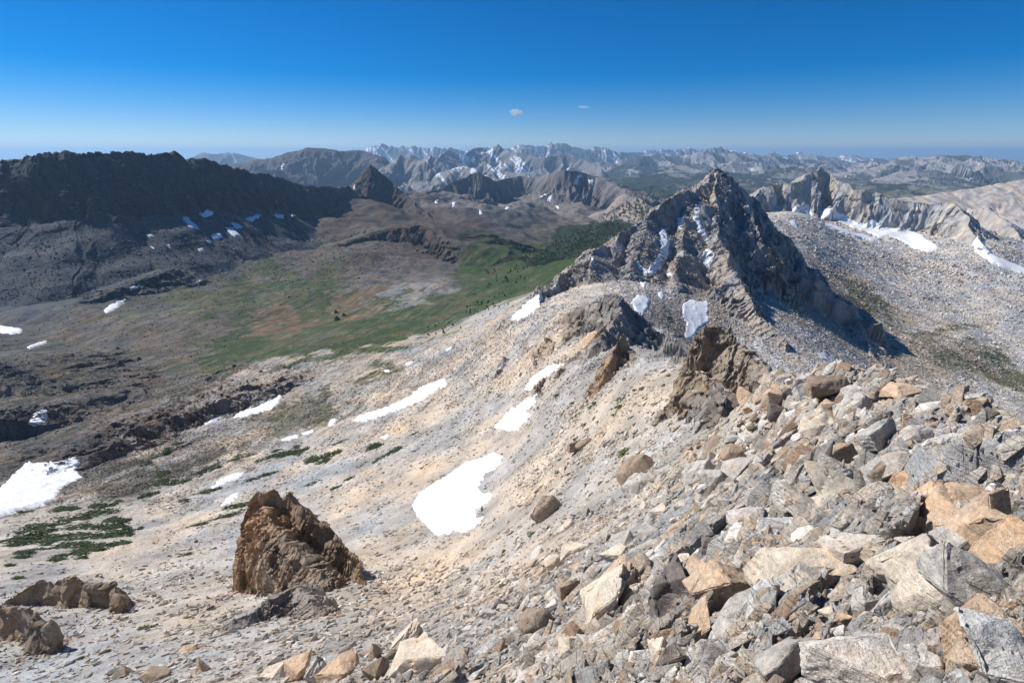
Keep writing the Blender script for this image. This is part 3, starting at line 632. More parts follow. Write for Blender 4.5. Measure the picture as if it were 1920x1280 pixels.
def land_color(x, y, z, r, ids, slope):
    th = np.arctan2(x, y); lr = np.log(r)
    lam = .16
    # ragged patch edges, drawn out along the slopes
    wth = th + .050 * fbm(th, lr * .5, np.full(th.shape, .0), .12, 8, .76, 70); wlr = lr + .10 * fbm(th, lr, np.full(th.shape, .0), .12, 7, .72, 77)
    out = np.zeros(x.shape + (3,), F); ws = np.zeros(x.shape, F)
    f_ = 2.0
    for k in range(len(sp)):
        d2 = ((wth - sth[k]) ** 2 + ((wlr - slr[k]) * .45) ** 2).astype(F) + 1e-5
        wgt = 1.0 / d2 ** 3.2
        out += wgt[..., None] * spc[k].astype(F); ws += wgt
    out /= ws[..., None]
    on = ids > 0
    # benches of bedrock and lines of turf along the strike in the valley
    zone = smooth(380, 520, r) * (1 - smooth(1500, 2300, r)) * smooth(-.02, -.16, th + .12 * smooth(900, 450, r)) * (~on | (slope < .9))
    qs = fbm(x * 1.7 - y * .45, y * .22 + x * .1, r, 36.0, 8, .68, 170, True, k=.0018)
    pb = (zone * smooth(.25, .75, qs + .45 * gn(x / 160, y / 160, 281)) * (.75 - .4 * smooth(700, 1000, r)))[..., None]
    out = out * (1 - pb) + np.array((.25, .215, .18)) * pb
    pg = (zone * smooth(-.15, -.6, qs + .5 * gn(x / 120, y / 120, 283)) * .7)[..., None]
    out = out * (1 - pg) + np.array((.050, .062, .026)) * pg
    # turf is never one colour: dry and bare patches in it
    gr = smooth(.012, .045, out[..., 1] - .5 * (out[..., 0] + out[..., 2]) * 1.02)
    q1 = fbm(x * 1.5 - y * .6, y * .5, r, 130.0, 7, .7, 260, k=.002)
    bare = (gr * smooth(.05, .55, q1) * .75)[..., None]
    out = out * (1 - bare) + np.array((.125, .098, .064)) * bare
    dots = (gr * smooth(.45, .8, gn(x / (7 + r * .004), y / (7 + r * .004), 270) + .5 * q1) * .7)[..., None]
    out = out * (1 - dots) + np.array((.028, .042, .016)) * dots
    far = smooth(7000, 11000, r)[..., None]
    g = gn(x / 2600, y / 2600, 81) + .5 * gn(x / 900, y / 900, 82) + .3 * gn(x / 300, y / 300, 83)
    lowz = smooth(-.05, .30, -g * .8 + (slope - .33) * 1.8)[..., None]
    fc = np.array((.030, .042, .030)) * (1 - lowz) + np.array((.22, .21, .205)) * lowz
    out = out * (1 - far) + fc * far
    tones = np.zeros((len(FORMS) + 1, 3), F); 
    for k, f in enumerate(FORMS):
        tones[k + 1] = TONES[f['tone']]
    on = (ids > 0)
    tc = tones[ids]
    # large stains and streaks on rock
    st = fbm(x, y, r, 60.0, 8, .62, 90)
    st2 = fbm(x + z * .7, y - z * .4, r, 25.0, 8, .66, 120)
    warm = np.stack([1 + .12 * st, 1 + .0 * st, 1 - .16 * st], -1)
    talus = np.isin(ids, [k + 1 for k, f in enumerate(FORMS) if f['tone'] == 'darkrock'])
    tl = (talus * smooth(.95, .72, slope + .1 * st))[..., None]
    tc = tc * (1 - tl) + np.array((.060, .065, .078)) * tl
    pk = np.isin(ids, [k + 1 for k, f in enumerate(FORMS) if f['tone'] in ('peak', 'cliff', 'grey')])
    tl = (pk * smooth(.95, .65, slope + .12 * st))[..., None]
    tc = tc * (1 - tl) + np.array((.30, .27, .235)) * tl * np.where(np.isin(ids, [k + 1 for k, f in enumerate(FORMS) if f['tone'] == 'cliff']), .6, 1)[..., None] + 0
    tr = np.isin(ids, [k + 1 for k, f in enumerate(FORMS) if f['tone'] in ('tanrock', 'spurrock', 'peak', 'ravine')])
    vn = (tr * smooth(.1, .7, fbm(x + z * .5, y + z, r, 14.0, 6, .65, 240)))[..., None] * .40
    tc = tc * (1 - vn) + np.array((.12, .10, .085)) * vn
    soft = np.isin(ids, [k + 1 for k, f in enumerate(FORMS) if (f['name'] in ('cliff_band', 'hill') and f['tone'] != 'hump') or f['tone'] == 'spurrock'])
    sf = (soft * smooth(.95, .5, slope + .1 * st))[..., None]
    tc = tc * (1 - sf) + out * sf
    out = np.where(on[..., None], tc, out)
    # gentle ledges on mountains hold paler debris; the woods and turf spare the steep rock
    v = (1 + .30 * np.clip(st2, -1.6, 1.6) + .13 * np.clip(st, -1.5, 1.5))[..., None]
    rockmix = (smooth(.75, 1.3, slope) * .5 * (~on) * smooth(200, 400, r))[..., None]
    out = out * (1 - rockmix) + np.array((.24, .21, .18)) * rockmix * np.clip(out.mean(-1, keepdims=True) / .3, .35, 1.2)
    # snowy gullies of the far granite
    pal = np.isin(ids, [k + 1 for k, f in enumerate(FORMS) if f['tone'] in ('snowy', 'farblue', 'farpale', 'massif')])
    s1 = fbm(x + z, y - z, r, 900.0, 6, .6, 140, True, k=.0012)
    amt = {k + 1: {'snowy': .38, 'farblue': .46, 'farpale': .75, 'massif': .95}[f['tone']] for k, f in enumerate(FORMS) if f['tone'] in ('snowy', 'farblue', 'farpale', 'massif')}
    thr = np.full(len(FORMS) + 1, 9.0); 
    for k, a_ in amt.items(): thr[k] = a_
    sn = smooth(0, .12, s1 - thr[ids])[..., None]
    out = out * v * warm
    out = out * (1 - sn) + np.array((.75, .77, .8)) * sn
    # wooded floors of the far country
    fl = (np.isin(ids, [k + 1 for k, f in enumerate(FORMS) if f['tone'] in ('farpale', 'farblue')]) * smooth(.05, -.2, s1))[..., None] * .8
    out = out * (1 - fl) + np.array((.035, .045, .04)) * fl
    return np.clip(out, .01, .9)

# slope of the sheet
PN = np.stack([X, Y, Z], -1)
NN = sheet_normals()
SLOPE = np.sqrt(1 - NN[..., 2] ** 2) / np.clip(NN[..., 2], .05, 1)
COL = np.empty(X.shape + (3,), F)
for i in range(0, NTHC, CH):
    COL[i:i + CH] = land_color(X[i:i + CH], Y[i:i + CH], Z[i:i + CH], R_[i:i + CH], ID[i:i + CH], SLOPE[i:i + CH])

COL *= (.45 + .55 * JOINT)[..., None]

def sheet_piece(mask_faces, name, label, kind, cat=None, mat=None, zz=None, col=None):
    """the faces of the sheet picked by mask_faces as one object"""
    fi, fj = np.nonzero(mask_faces)
    a = fi * NRR + fj
    q = np.stack([a, a + NRR, a + NRR + 1, a + 1], 1)
    used, invx = np.unique(q, return_inverse=True)
    zf = Z.ravel() if zz is None else zz.ravel()
    V = np.stack([X.ravel()[used], Y.ravel()[used], zf[used]], 1)
    c = COL.reshape(-1, 3)[used] if col is None else col
    o = new_mesh(name, V, invx.reshape(-1, 4)[:, ::-1], c, mat or M_LAND)
    return tag(o, label, cat, kind=kind)

FID = np.maximum(np.maximum(ID[:-1, :-1], ID[1:, :-1]), np.maximum(ID[:-1, 1:], ID[1:, 1:]))
FR = R_[:-1, :-1]
sheet_piece((FID == 0) & (FR < 700), 'ground', 'pale scree and broken rock falling away from the summit', 'structure')
sheet_piece((FID == 0) & (FR >= 700) & (FR < 7000), 'valley_ground', 'valley floor with green turf, brown slopes and grey talus', 'structure')
sheet_piece((FID == 0) & (FR >= 7000), 'lowland_terrain', 'dark wooded lowland and bare granite hills far off', 'structure')
for k, f in enumerate(FORMS):
    m = FID == k + 1
    if f['label'].startswith('sharp rock spur'):
        m |= FID == k + 2
    if f['label'].startswith('rocky crest falling'):
        continue
    if m.any():
        sheet_piece(m, f['name'], f['label'], f['kind'], f['cat'])
print('land built')
# ------------------------------------------------------------------ snow
def snow_material():
    m, nt, b = mat_new('snow')
    b.inputs['Roughness'].default_value = .7
    tc = nd(nt, 'ShaderNodeTexCoord')
    n = nd(nt, 'ShaderNodeTexNoise'); n.inputs['Scale'].default_value = .35; n.inputs['Detail'].default_value = 6; n.inputs['Roughness'].default_value = .65
    nt.links.new(tc.outputs['Object'], n.inputs['Vector'])
    r = nd(nt, 'ShaderNodeValToRGB'); r.color_ramp.elements[0].position = .3; r.color_ramp.elements[0].color = (.60, .575, .54, 1)
    r.color_ramp.elements[1].position = .52; r.color_ramp.elements[1].color = (.86, .87, .88, 1)
    nt.links.new(n.outputs['Fac'], r.inputs[0]); nt.links.new(r.outputs[0], b.inputs['Base Color'])
    v = nd(nt, 'ShaderNodeTexVoronoi', feature='SMOOTH_F1'); v.inputs['Scale'].default_value = .5
    nt.links.new(tc.outputs['Object'], v.inputs['Vector'])
    bp = nd(nt, 'ShaderNodeBump'); bp.inputs['Strength'].default_value = .35; bp.inputs['Distance'].default_value = .5
    nt.links.new(v.outputs[0], bp.inputs['Height']); nt.links.new(bp.outputs[0], b.inputs['Normal'])
    return m
M_SNOW = snow_material()
SNOW = """
slanting streak of snow on the talus under the dark left ridge|342,405 352,408 365,420 377,432 362,428 350,420
snow lobe still in shadow at the foot of the dark left ridge|373,402 385,395 400,394 398,403 385,408
arrow shaped snow patch highest of the three grouped under the left ridge|432,415 447,420 456,424 445,430 436,424
hooked snow patch in the middle of the three grouped under the left ridge|422,427 437,427 446,436 450,441 440,445 430,436
ragged snow patch lowest of the three grouped under the left ridge|397,439 413,438 419,445 402,451 396,447
tiny snow patch just below the ragged one under the left ridge|387,451 397,453 395,457 389,456
round snow patch alone on the grey talus|371,467 380,465 383,472 376,473
thin snow strip at the tip of the ridge shadow|272,440 285,440 291,444 280,445
short snow dash on the talus beside the ridge shadow|281,462 286,462 292,466 288,468
smallest snow fleck on the grey talus|313,459 317,459 323,465 318,466
small snow patch at the head of the gully in the brown slope|244,539 262,534 263,537 250,543 244,543
snow fleck on the brown slope above the long meadow|366,528 376,524 377,527 370,531
long ragged snow patch in the gully at the foot of the talus|196,581 207,572 218,566 236,559 234,566 222,576 210,583 198,588
ragged snow patch at the left edge below the dark crags|-30,608 0,610 15,613 40,615 41,625 22,627 0,624 -30,620
thin snow bar lying slantwise on the brown slope|50,650 70,643 87,638 86,644 66,650 54,654
long narrow snow patch on the col beside the left ridge|461,408 473,407 481,402 492,401 486,408 472,415 462,413
snow patch on the col with a notched lower edge|512,401 522,403 531,402 532,411 520,409
flat snow strip farthest right on the col|540,400 552,402 559,406 547,407
small shaded snow patch under the end of the left ridge|515,382 529,383 531,389 517,388
large snowfield filling the ravine at the lower left|-60,950 0,916 30,885 56,863 62,867 92,868 118,864 141,856 148,870 141,881 154,895 132,905 116,915 105,930 106,938 80,949 40,957 0,970 -60,990
small snow patch under the dark cliff in the ravine|51,794 62,785 68,775 83,766 89,780 87,788 70,798 56,799
snow tongue at the foot of the brown rock step|434,783 460,768 490,752 525,741 529,750 512,765 480,776 450,783
narrow snow strip hugging the brown rock step|382,795 400,785 421,781 405,791 386,797
long white snow patch slanting down the middle of the slope|658,789 675,778 715,766 760,748 790,725 833,709 841,720 815,734 790,750 760,763 715,781 680,791
small snow patch just left of the long slanting one|615,793 622,786 633,785 626,797 617,799
thin snow line on the lower slope|526,824 545,817 561,814 558,821 540,826 528,827
thinnest snow line beside the lower slope one|564,812 590,805 589,810 570,816
bright snow wedge beside the green strip|395,913 420,893 463,881 450,895 425,906 400,918
small snow wedge on the scree above the tall outcrop|414,946 430,930 449,921 445,933 418,949
snow crumb on the scree below the long slanting patch|713,820 727,814 730,817 722,824
largest bright snow patch in the middle of the scree bowl|773,945 785,925 812,906 840,890 870,868 905,857 925,849 943,855 940,868 922,882 908,890 905,900 897,912 903,925 921,924 920,935 905,947 890,955 895,970 910,967 897,981 870,1001 858,995 850,993 845,999 830,1002 815,1001 800,985 780,965
snow patch with a notch in its right edge above the big bowl patch|926,801 938,787 950,775 985,750 1008,741 1005,755 985,770 994,777 985,790 970,806 950,808
smooth snow blade above the notched patch|984,731 990,718 1000,705 1030,685 1059,681 1040,696 1015,713 1000,730
snow patch on the shoulder left of the sharp spur|957,598 975,580 990,565 1003,555 1016,549 1018,560 1010,576 990,593 970,601
small snow dash on the slope above the long slanting patch|833,657 846,649 848,652 840,658
faint snow dash above the brown slabs|758,683 772,676 774,679 765,685
faint snow fleck beside the stream bend|718,694 730,693 731,697 723,698
snow apron left of the brown spur at the foot of the central peak|1183,568 1195,552 1206,555 1219,560 1214,580 1204,593 1195,586
small snow patch high between the two aprons of the central peak|1231,548 1241,546 1248,556 1240,563
broad streaked snow apron at the foot of the central peak|1279,572 1297,560 1310,565 1328,564 1330,575 1326,585 1331,602 1312,615 1297,634 1283,635 1287,610 1279,592
long snow gully on the left face of the central peak|1238,425 1250,430 1255,460 1251,482 1239,502 1222,515 1211,511 1226,490 1236,475
snow side branch of the long gully on the central peak|1193,490 1205,499 1218,510 1212,517 1198,506
top snow patch of the middle gully of the central peak|1302,387 1314,385 1312,402 1303,402
narrow snow ribbon down the middle gully of the central peak|1297,401 1311,409 1317,425 1327,442 1330,458 1318,447 1307,425
snow pocket at the end of the middle gully|1319,470 1331,468 1340,475 1336,488 1327,502 1317,497
slim snow patch between the two gullies of the central peak|1271,407 1283,411 1277,435 1271,427
shaded snow patch right of the summit of the central peak|1396,374 1405,384 1412,407 1405,404 1398,389
snow scrap below the long gully|1247,512 1264,512 1256,522
snow scrap on the ledges left of the central apron|1199,530 1214,530 1207,541
small blue snow patch on the left buttress of the central peak|1107,479 1114,489 1116,497 1109,491
small snow patch on the grey talus behind the near ridge|1529,661 1548,664 1557,678 1540,673
snowfield in shadow under the cliff of the right ridge|1477,394 1492,385 1510,381 1524,400 1517,411 1492,404
wide bright snowfield along the foot of the right ridge|1526,393 1555,391 1580,402 1600,415 1612,421 1636,412 1652,426 1670,431 1690,428 1716,436 1731,441 1746,456 1766,465 1740,473 1715,466 1690,453 1668,443 1650,447 1630,438 1600,427 1560,412 1525,403
long thin snow ledge below the wide snowfield|1529,414 1560,421 1600,436 1646,447 1652,455 1602,446 1560,431
snowfield sweeping down behind the second rib at the right edge|1824,459 1832,438 1843,458 1852,466 1866,479 1896,491 1930,507 1930,516 1885,504 1855,491 1835,476
snow strip on the saddle beside the central peak|1481,415 1491,414 1498,428 1490,426
snow bar across the crest of the brown rounded mountain|1083,329 1092,325 1081,346 1074,346
snow speck beside the bar on the brown rounded mountain|1103,338 1110,337 1114,345 1107,347
snow patch under the fluted cliff of the brown mountain|1009,370 1024,364 1025,369 1012,372
round snow patch at the bottom of the fluted cliff|1025,371 1033,367 1034,376 1026,377
snow fleck on the moraine below the brown mountain|1040,384 1048,387 1050,392 1043,390
snow patch on the slabs before the granite hump|1088,373 1102,376 1098,380 1090,377
snow patch below the dark jagged crest|848,379 855,379 854,388 849,388
thin snow fleck left of the dark jagged crest|816,377 822,375 821,381 817,382
upright snow fleck at the foot of the dark flutes|898,393 902,395 905,401 899,402
snow patch at the right end of the dark jagged crest|949,386 956,389 953,397 949,393
snow streak in the notch of the dark pyramid peak|696,350 702,344 700,350 697,353
snow fleck at the left foot of the dark pyramid peak|663,346 667,347 667,357 663,354
high snowfield on the pointed granite peak|890,284 912,287 925,279 927,286 905,290 892,289
small snow patch on the flank of the blue massif|531,305 535,309 529,319 526,317
""".strip().split('\n')

def in_poly(px, py, poly):
    c = np.zeros(px.shape, bool)
    n = len(poly)
    for i in range(n):
        x0, y0 = poly[i]; x1, y1 = poly[i - 1]
        if y0 == y1: continue
        c ^= ((y0 > py) != (y1 > py)) & (px < (x1 - x0) * (py - y0) / (y1 - y0) + x0)
    return c

def dil(m):
    o = m.copy(); o[1:] |= m[:-1]; o[:-1] |= m[1:]; p = o.copy(); p[:, 1:] |= o[:, :-1]; p[:, :-1] |= o[:, 1:]
    return p

def blur(a, n):
    for _ in range(n):
        b = np.pad(a, 1, mode='edge')
        a = (b[:-2, 1:-1] + b[2:, 1:-1] + b[1:-1, :-2] + b[1:-1, 2:] + b[1:-1, 1:-1]) / 5
    return a

def main_piece(m):
    """the largest connected piece of a mask"""
    lab = np.zeros(m.shape, np.int32); k = 0; best = (0, 0)
    for i, j in zip(*np.nonzero(m)):
        if lab[i, j]: continue
        k += 1; st = [(i, j)]; lab[i, j] = k; n = 0
        while st:
            a, b = st.pop(); n += 1
            for c in range(max(a - 1, 0), min(a + 2, m.shape[0])):
                for d in range(max(b - 1, 0), min(b + 2, m.shape[1])):
                    if m[c, d] and not lab[c, d]:
                        lab[c, d] = k; st.append((c, d))
        if n > best[0]: best = (n, k)
    return lab == best[1] if best[1] else m

VISF = np.maximum.accumulate(Z / R_, axis=1) * 1.0
SEEN = (Z / R_) >= np.where(VISF < 0, VISF * 1.012, VISF) - .002
NSNOW = 0
for line in SNOW:
    lab, pts = line.split('|')
    poly = [tuple(map(float, p.split(','))) for p in pts.split()]
    pa = np.array(poly); x0, y0 = pa.min(0); x1, y1 = pa.max(0); sz = min(x1 - x0, y1 - y0)
    m0 = (PX > x0 - 6) & (PX < x1 + 6) & (PY > y0 - 6) & (PY < y1 + 6) & SEEN & (DEP > 0)
    if not m0.any():
        print('no snow', lab); continue
    rows = np.flatnonzero(m0.any(1)); cols = np.flatnonzero(m0.any(0))
    a0, a1, b0, b1 = max(rows[0] - 4, 0), rows[-1] + 5, max(cols[0] - 4, 0), cols[-1] + 5
    s_ = np.s_[a0:a1, b0:b1]
    px, py, dep = PX[s_], PY[s_], DEP[s_]
    am = min(3.2, .12 * sz + .25)
    wl = 9.0
    px = px + am * (gn(px / wl, py / wl, 201) + .7 * gn(px / wl * 2.7, py / wl * 2.7, 203)); py = py + am * .7 * (gn(px / wl + 31, py / wl, 202) + .7 * gn(px / wl * 2.7, py / wl * 2.7, 204))
    m = in_poly(px, py, poly) & m0[s_]
    if m.sum() < 2:
        print('thin snow', lab, m.sum()); 
    md = np.median(dep[m]) if m.any() else 0
    m &= (np.abs(dep / md - 1) < .3)
    if m.sum() == 0:
        continue
    ring = dil(m)
    z_ = Z[s_]
    zb = blur(z_, 10)
    t = .0010 * R_[s_] + .12
    inner = np.clip(blur(m.astype(float), 5) * 2 - .9, 0, 1)
    zs = np.where(m, np.maximum(zb, z_ * .75 + zb * .25) + t * (.35 + inner * 1.3), z_ - t * .6)
    face = ring[:-1, :-1] & ring[1:, :-1] & ring[:-1, 1:] & ring[1:, 1:]
    face &= (m[:-1, :-1] | m[1:, :-1] | m[:-1, 1:] | m[1:, 1:])
    face = main_piece(face)
    fm = np.zeros((NTHC - 1, NRR - 1), bool); fm[a0:a0 + face.shape[0], b0:b0 + face.shape[1]] = face
    zz = Z.copy(); zz[s_] = zs
    fi, fj = np.nonzero(fm); a = fi * NRR + fj
    q = np.stack([a, a + NRR, a + NRR + 1, a + 1], 1)
    used, iv = np.unique(q, return_inverse=True)
    V = np.stack([X.ravel()[used], Y.ravel()[used], zz.ravel()[used]], 1)
    o = new_mesh('snow_patch', V, iv.reshape(-1, 4)[:, ::-1], None, M_SNOW, smooth_sh=True)
    tag(o, lab, 'snow patch', 'snow patches left on the slopes')
    NSNOW += 1
print('snow', NSNOW, 'of', len(SNOW))
# ------------------------------------------------------------------ stones
def hull(rs, n, dims, power=.5):
    bm = bmesh.new()
    for _ in range(n):
        p = rs.normal(size=3); p /= np.abs(p).max() ** power * np.linalg.norm(p) ** (1 - power)
        bm.verts.new(p * dims)
    r = bmesh.ops.convex_hull(bm, input=bm.verts)
    bmesh.ops.delete(bm, geom=[v for v in bm.verts if not v.link_faces], context='VERTS')
    bmesh.ops.triangulate(bm, faces=bm.faces)
    bm.normal_update()
    return bm

def bm_arrays(bm):
    bm.verts.index_update()
    V = np.array([v.co[:] for v in bm.verts]); Fc = np.array([[v.index for v in f.verts] for f in bm.faces])
    return V, Fc

rs = np.random.default_rng(3)
SMALL = []
for i in range(14):
    bm = hull(rs, int(rs.integers(8, 13)), np.array((.5, .36, .17)) * rs.uniform(.8, 1.25, 3), .6)
    SMALL.append(bm_arrays(bm)); bm.free()

def frame_from(nrm, ang):
    """axes x, y, z with z along nrm, x turned by ang"""
    nrm = nrm / np.linalg.norm(nrm, axis=-1, keepdims=True)
    ref = np.stack([np.cos(ang), np.sin(ang), np.zeros_like(ang)], -1)
    yx = np.cross(nrm, ref); yx /= np.linalg.norm(yx, axis=-1, keepdims=True) + 1e-9
    xx = np.cross(yx, nrm)
    return np.stack([xx, yx, nrm], -1)     # columns

STONE_COL = np.array([(.60, .54, .46), (.56, .48, .38), (.48, .42, .35), (.40, .37, .33), (.52, .40, .28), (.28, .23, .18), (.68, .64, .58), (.42, .28, .18)])

RK = None
def scatter(name, n, weight, pxmin, pxmax, alpha, smin, smax, label, probs, lay=.35, seedv=5, protos=SMALL, stretch=1.0, frame=None):
    r_ = np.random.default_rng(seedv)
    w = weight.ravel(); c = np.cumsum(w); tot = c[-1]
    idx = np.searchsorted(c, r_.random(n) * tot)
    px = pxmin * (1 - r_.random(n) * (1 - (pxmin / pxmax) ** alpha)) ** (-1 / alpha)
    dep = DEP.ravel()[idx]
    s = np.clip(px * dep / 960, smin, smax)
    keep = s * 960 / dep > pxmin * .7
    idx, s, dep = idx[keep], s[keep], dep[keep]; n = len(idx)
    P = PN.reshape(-1, 3)[idx].copy()
    jit = R_.ravel()[idx] * .002
    P[:, 0] += r_.normal(size=n) * jit; P[:, 1] += r_.normal(size=n) * jit
    nr = NN.reshape(-1, 3)[idx] + r_.normal(size=(n, 3)) * lay + np.array((0, 0, .25))
    ang = r_.normal(size=n) * .7 + .25
    if frame is None:
        A = frame_from(nr, ang)
    else:
        ex, ez = frame
        nz = ez[None] + r_.normal(size=(n, 3)) * lay; nz /= np.linalg.norm(nz, axis=1, keepdims=True)
        rx = ex[None] + r_.normal(size=(n, 3)) * lay
        yx = np.cross(nz, rx); yx /= np.linalg.norm(yx, axis=1, keepdims=True)
        A = np.stack([np.cross(yx, nz), yx, nz], -1)
    S = s[:, None] * np.stack([r_.uniform(.8, 1.5, n) * stretch, r_.uniform(.7, 1.1, n), r_.uniform(.7, 1.5, n)], -1)
    pc = r_.choice(len(STONE_COL), n, p=np.array(probs) / np.sum(probs))
    base = COL.reshape(-1, 3)[idx]
    cc = STONE_COL[pc] * r_.uniform(.85, 1.25, (n, 1))
    cc = cc * (.42 + .58 * np.clip(base.mean(-1, keepdims=True) / .40, 0, 1.1))
    cc = cc * .8 + base * .2
    Vs, Fs, Cs, off = [], [], [], 0
    pi = r_.integers(0, len(protos), n)
    for k, (pv, pf) in enumerate(protos):
        q = np.flatnonzero(pi == k)
        if len(q) == 0: continue
        v = np.einsum('nij,nvj->nvi', A[q], pv[None] * S[q][:, None, :]) + P[q][:, None, :] + (A[q][:, :, 2] * (s[q] * .06)[:, None])[:, None, :]
        Vs.append(v.reshape(-1, 3)); Cs.append(np.repeat(cc[q], len(pv), 0))
        f = pf[None] + (np.arange(len(q)) * len(pv))[:, None, None] + off
        Fs.append(f.reshape(-1, 3)); off += len(q) * len(pv)
    o = new_mesh(name, np.concatenate(Vs), np.concatenate(Fs), np.concatenate(Cs), M_LAND)
    tag(o, label, kind='stuff')
    print(name, n)
    return o

_ti = np.clip((TH_ - RG0) / RGD, 0, 159.9).astype(int); _li = np.clip((LR_ - math.log(.5)) / RLD, 0, 188.9).astype(int)
ROCK = RKG[_ti, _li]
SNOWM = np.zeros(X.shape, bool)
for line in SNOW:
    poly = [tuple(map(float, p.split(','))) for p in line.split('|')[1].split()]
    pa = np.array(poly); x0, y0 = pa.min(0); x1, y1 = pa.max(0)
    m0 = (PX > x0) & (PX < x1) & (PY > y0) & (PY < y1) & SEEN
    if m0.any():
        i_ = np.flatnonzero(m0.any(1)); j_ = np.flatnonzero(m0.any(0)); s_ = np.s_[i_[0]:i_[-1] + 1, j_[0]:j_[-1] + 1]
        SNOWM[s_] |= in_poly(PX[s_], PY[s_], poly) & m0[s_]
near_ = (R_ < 70) & (PX > -700) & (PX < 3200) & (PY < 2100) & (DEP > .5)
inview = near_ | (PX > -60) & (PX < 1980) & (PY < 1340) & (DEP > .5) & ~SNOWM
free = inview & (ID == 0)
patch = .25 + .75 * smooth(-.25, .35, gn(TH_ * 14, LR_ * 9, 301) + .5 * gn(TH_ * 40, LR_ * 25, 302))
# pale scree and broken slope
w = free * (R_ < 620) * (R_ > 25) * patch * np.clip(.12 + ROCK * 1.6, 0, 1)
scatter('rock_debris', 60000, w, 2.2, 22, 1.75, .12, 2.6, 'loose broken stones on the pale slopes', (5, 5, 5, 4, 3, 1.6, 3, .6), seedv=5)
w = free * (R_ < 620) * (R_ > 25) * patch ** 1.5 * (PX < 1150) * np.clip(.12 + ROCK * 2.5, 0, 1)
scatter('rock_debris', 26000, w, 2.0, 12, 2.1, .1, 2.2, 'small stones on the scree', (4, 5, 4, 4, 2, 1.5, 5, .4), seedv=6, stretch=1.3)
# talus of the right valley and of the peak
w = free * (R_ > 450) * (PX > 1130) * (R_ < 2300) * (.4 + .6 * patch) + .4 * inview * np.isin(ID, [k + 1 for k, f in enumerate(FORMS) if f['tone'] == 'peak']) * (SLOPE < .95)
scatter('talus_debris', 60000, w, 2.0, 7, 2.4, .5, 11, 'grey blocks of the talus slopes in the right valley', (3, 1, 5, 5, .6, 1.2, 3, .3), seedv=7)
# dark talus and broken ground across the valley
w = (inview & (R_ > 450) & (PX <= 1100) & (R_ < 2600)) * ((ID == 0) * np.clip(ROCK - .2, 0, 1) + .25 * np.isin(ID, [k + 1 for k, f in enumerate(FORMS) if f['tone'] in ('darkrock', 'ravine')]) * (SLOPE < .9))
scatter('talus_debris', 30000, w, 1.8, 6, 2.6, .5, 9, 'dark broken rock across the valley slopes', (.5, .5, 3, 5, 1, 5, .2, 1.5), seedv=8)
# the blocky near ridge
MED = []
for i in range(18):
    bm = hull(rs, int(rs.integers(10, 20)), np.array((.5, .36, .24)) * rs.uniform(.75, 1.3, 3), .75)
    bmesh.ops.bevel(bm, geom=[e for e in bm.edges if e.calc_face_angle(0) > .35], offset=.028, segments=1, affect='EDGES', clamp_overlap=True)
    bmesh.ops.triangulate(bm, faces=bm.faces)
    MED.append(bm_arrays(bm)); bm.free()
w = free * (R_ < 110) * (R_ > 1.6) * np.clip(ROCK - .25, 0, 1) * (.35 + .65 * patch)
scatter('rock_debris', 9000, w, 5, 30, 1.7, .05, .9, 'broken stones between the blocks of the near ridge', (5, 5, 4, 4, 3, 1.5, 4, 1), lay=.45, seedv=9, protos=MED)

w = free * (R_ < 260) * (PY > 1060) * (PX < 1120) * (.3 + .7 * patch)
scatter('rock_debris', 5200, w, 6, 34, 1.7, .1, 1.7, 'slabby stones on the lower left of the scree', (5, 5, 5, 4, 3, 2, 4, 1), lay=.4, seedv=12, protos=MED, stretch=1.35)

# slabs of the fractured bedrock, standing along its beds
SLABS = []
for i in range(14):
    bm = hull(rs, int(rs.integers(10, 16)), np.array((.5, .34, .13)) * rs.uniform(.8, 1.25, 3), .9)
    bmesh.ops.bevel(bm, geom=[e for e in bm.edges if e.calc_face_angle(0) > .35], offset=.02, segments=1, affect='EDGES', clamp_overlap=True)
    bmesh.ops.triangulate(bm, faces=bm.faces)
    SLABS.append(bm_arrays(bm)); bm.free()
_R, _U, _Fw = np.array((1., 0, 0)), np.array((0, SP, CP)), np.array((0, CP, -SP))
_a = math.radians(50)
_ex = _R * math.cos(_a) + _U * math.sin(_a); _ez = -_R * math.sin(_a) + _U * math.cos(_a) - _Fw * .75
w = free * (R_ < 120) * (R_ > 1.8) * np.clip(ROCK - .45, 0, 1) * (.25 + .75 * patch)
scatter('fractured_rock', 10500, w, 10, 62, 1.25, .06, 2.0, 'fractured slabs of bedrock of the near ridge, all tilted one way', (4, 6, 5, 4, 5, 2.2, 3, 2), lay=.22, seedv=19, protos=SLABS, stretch=1.25, frame=(_ex, _ez / np.linalg.norm(_ez)))
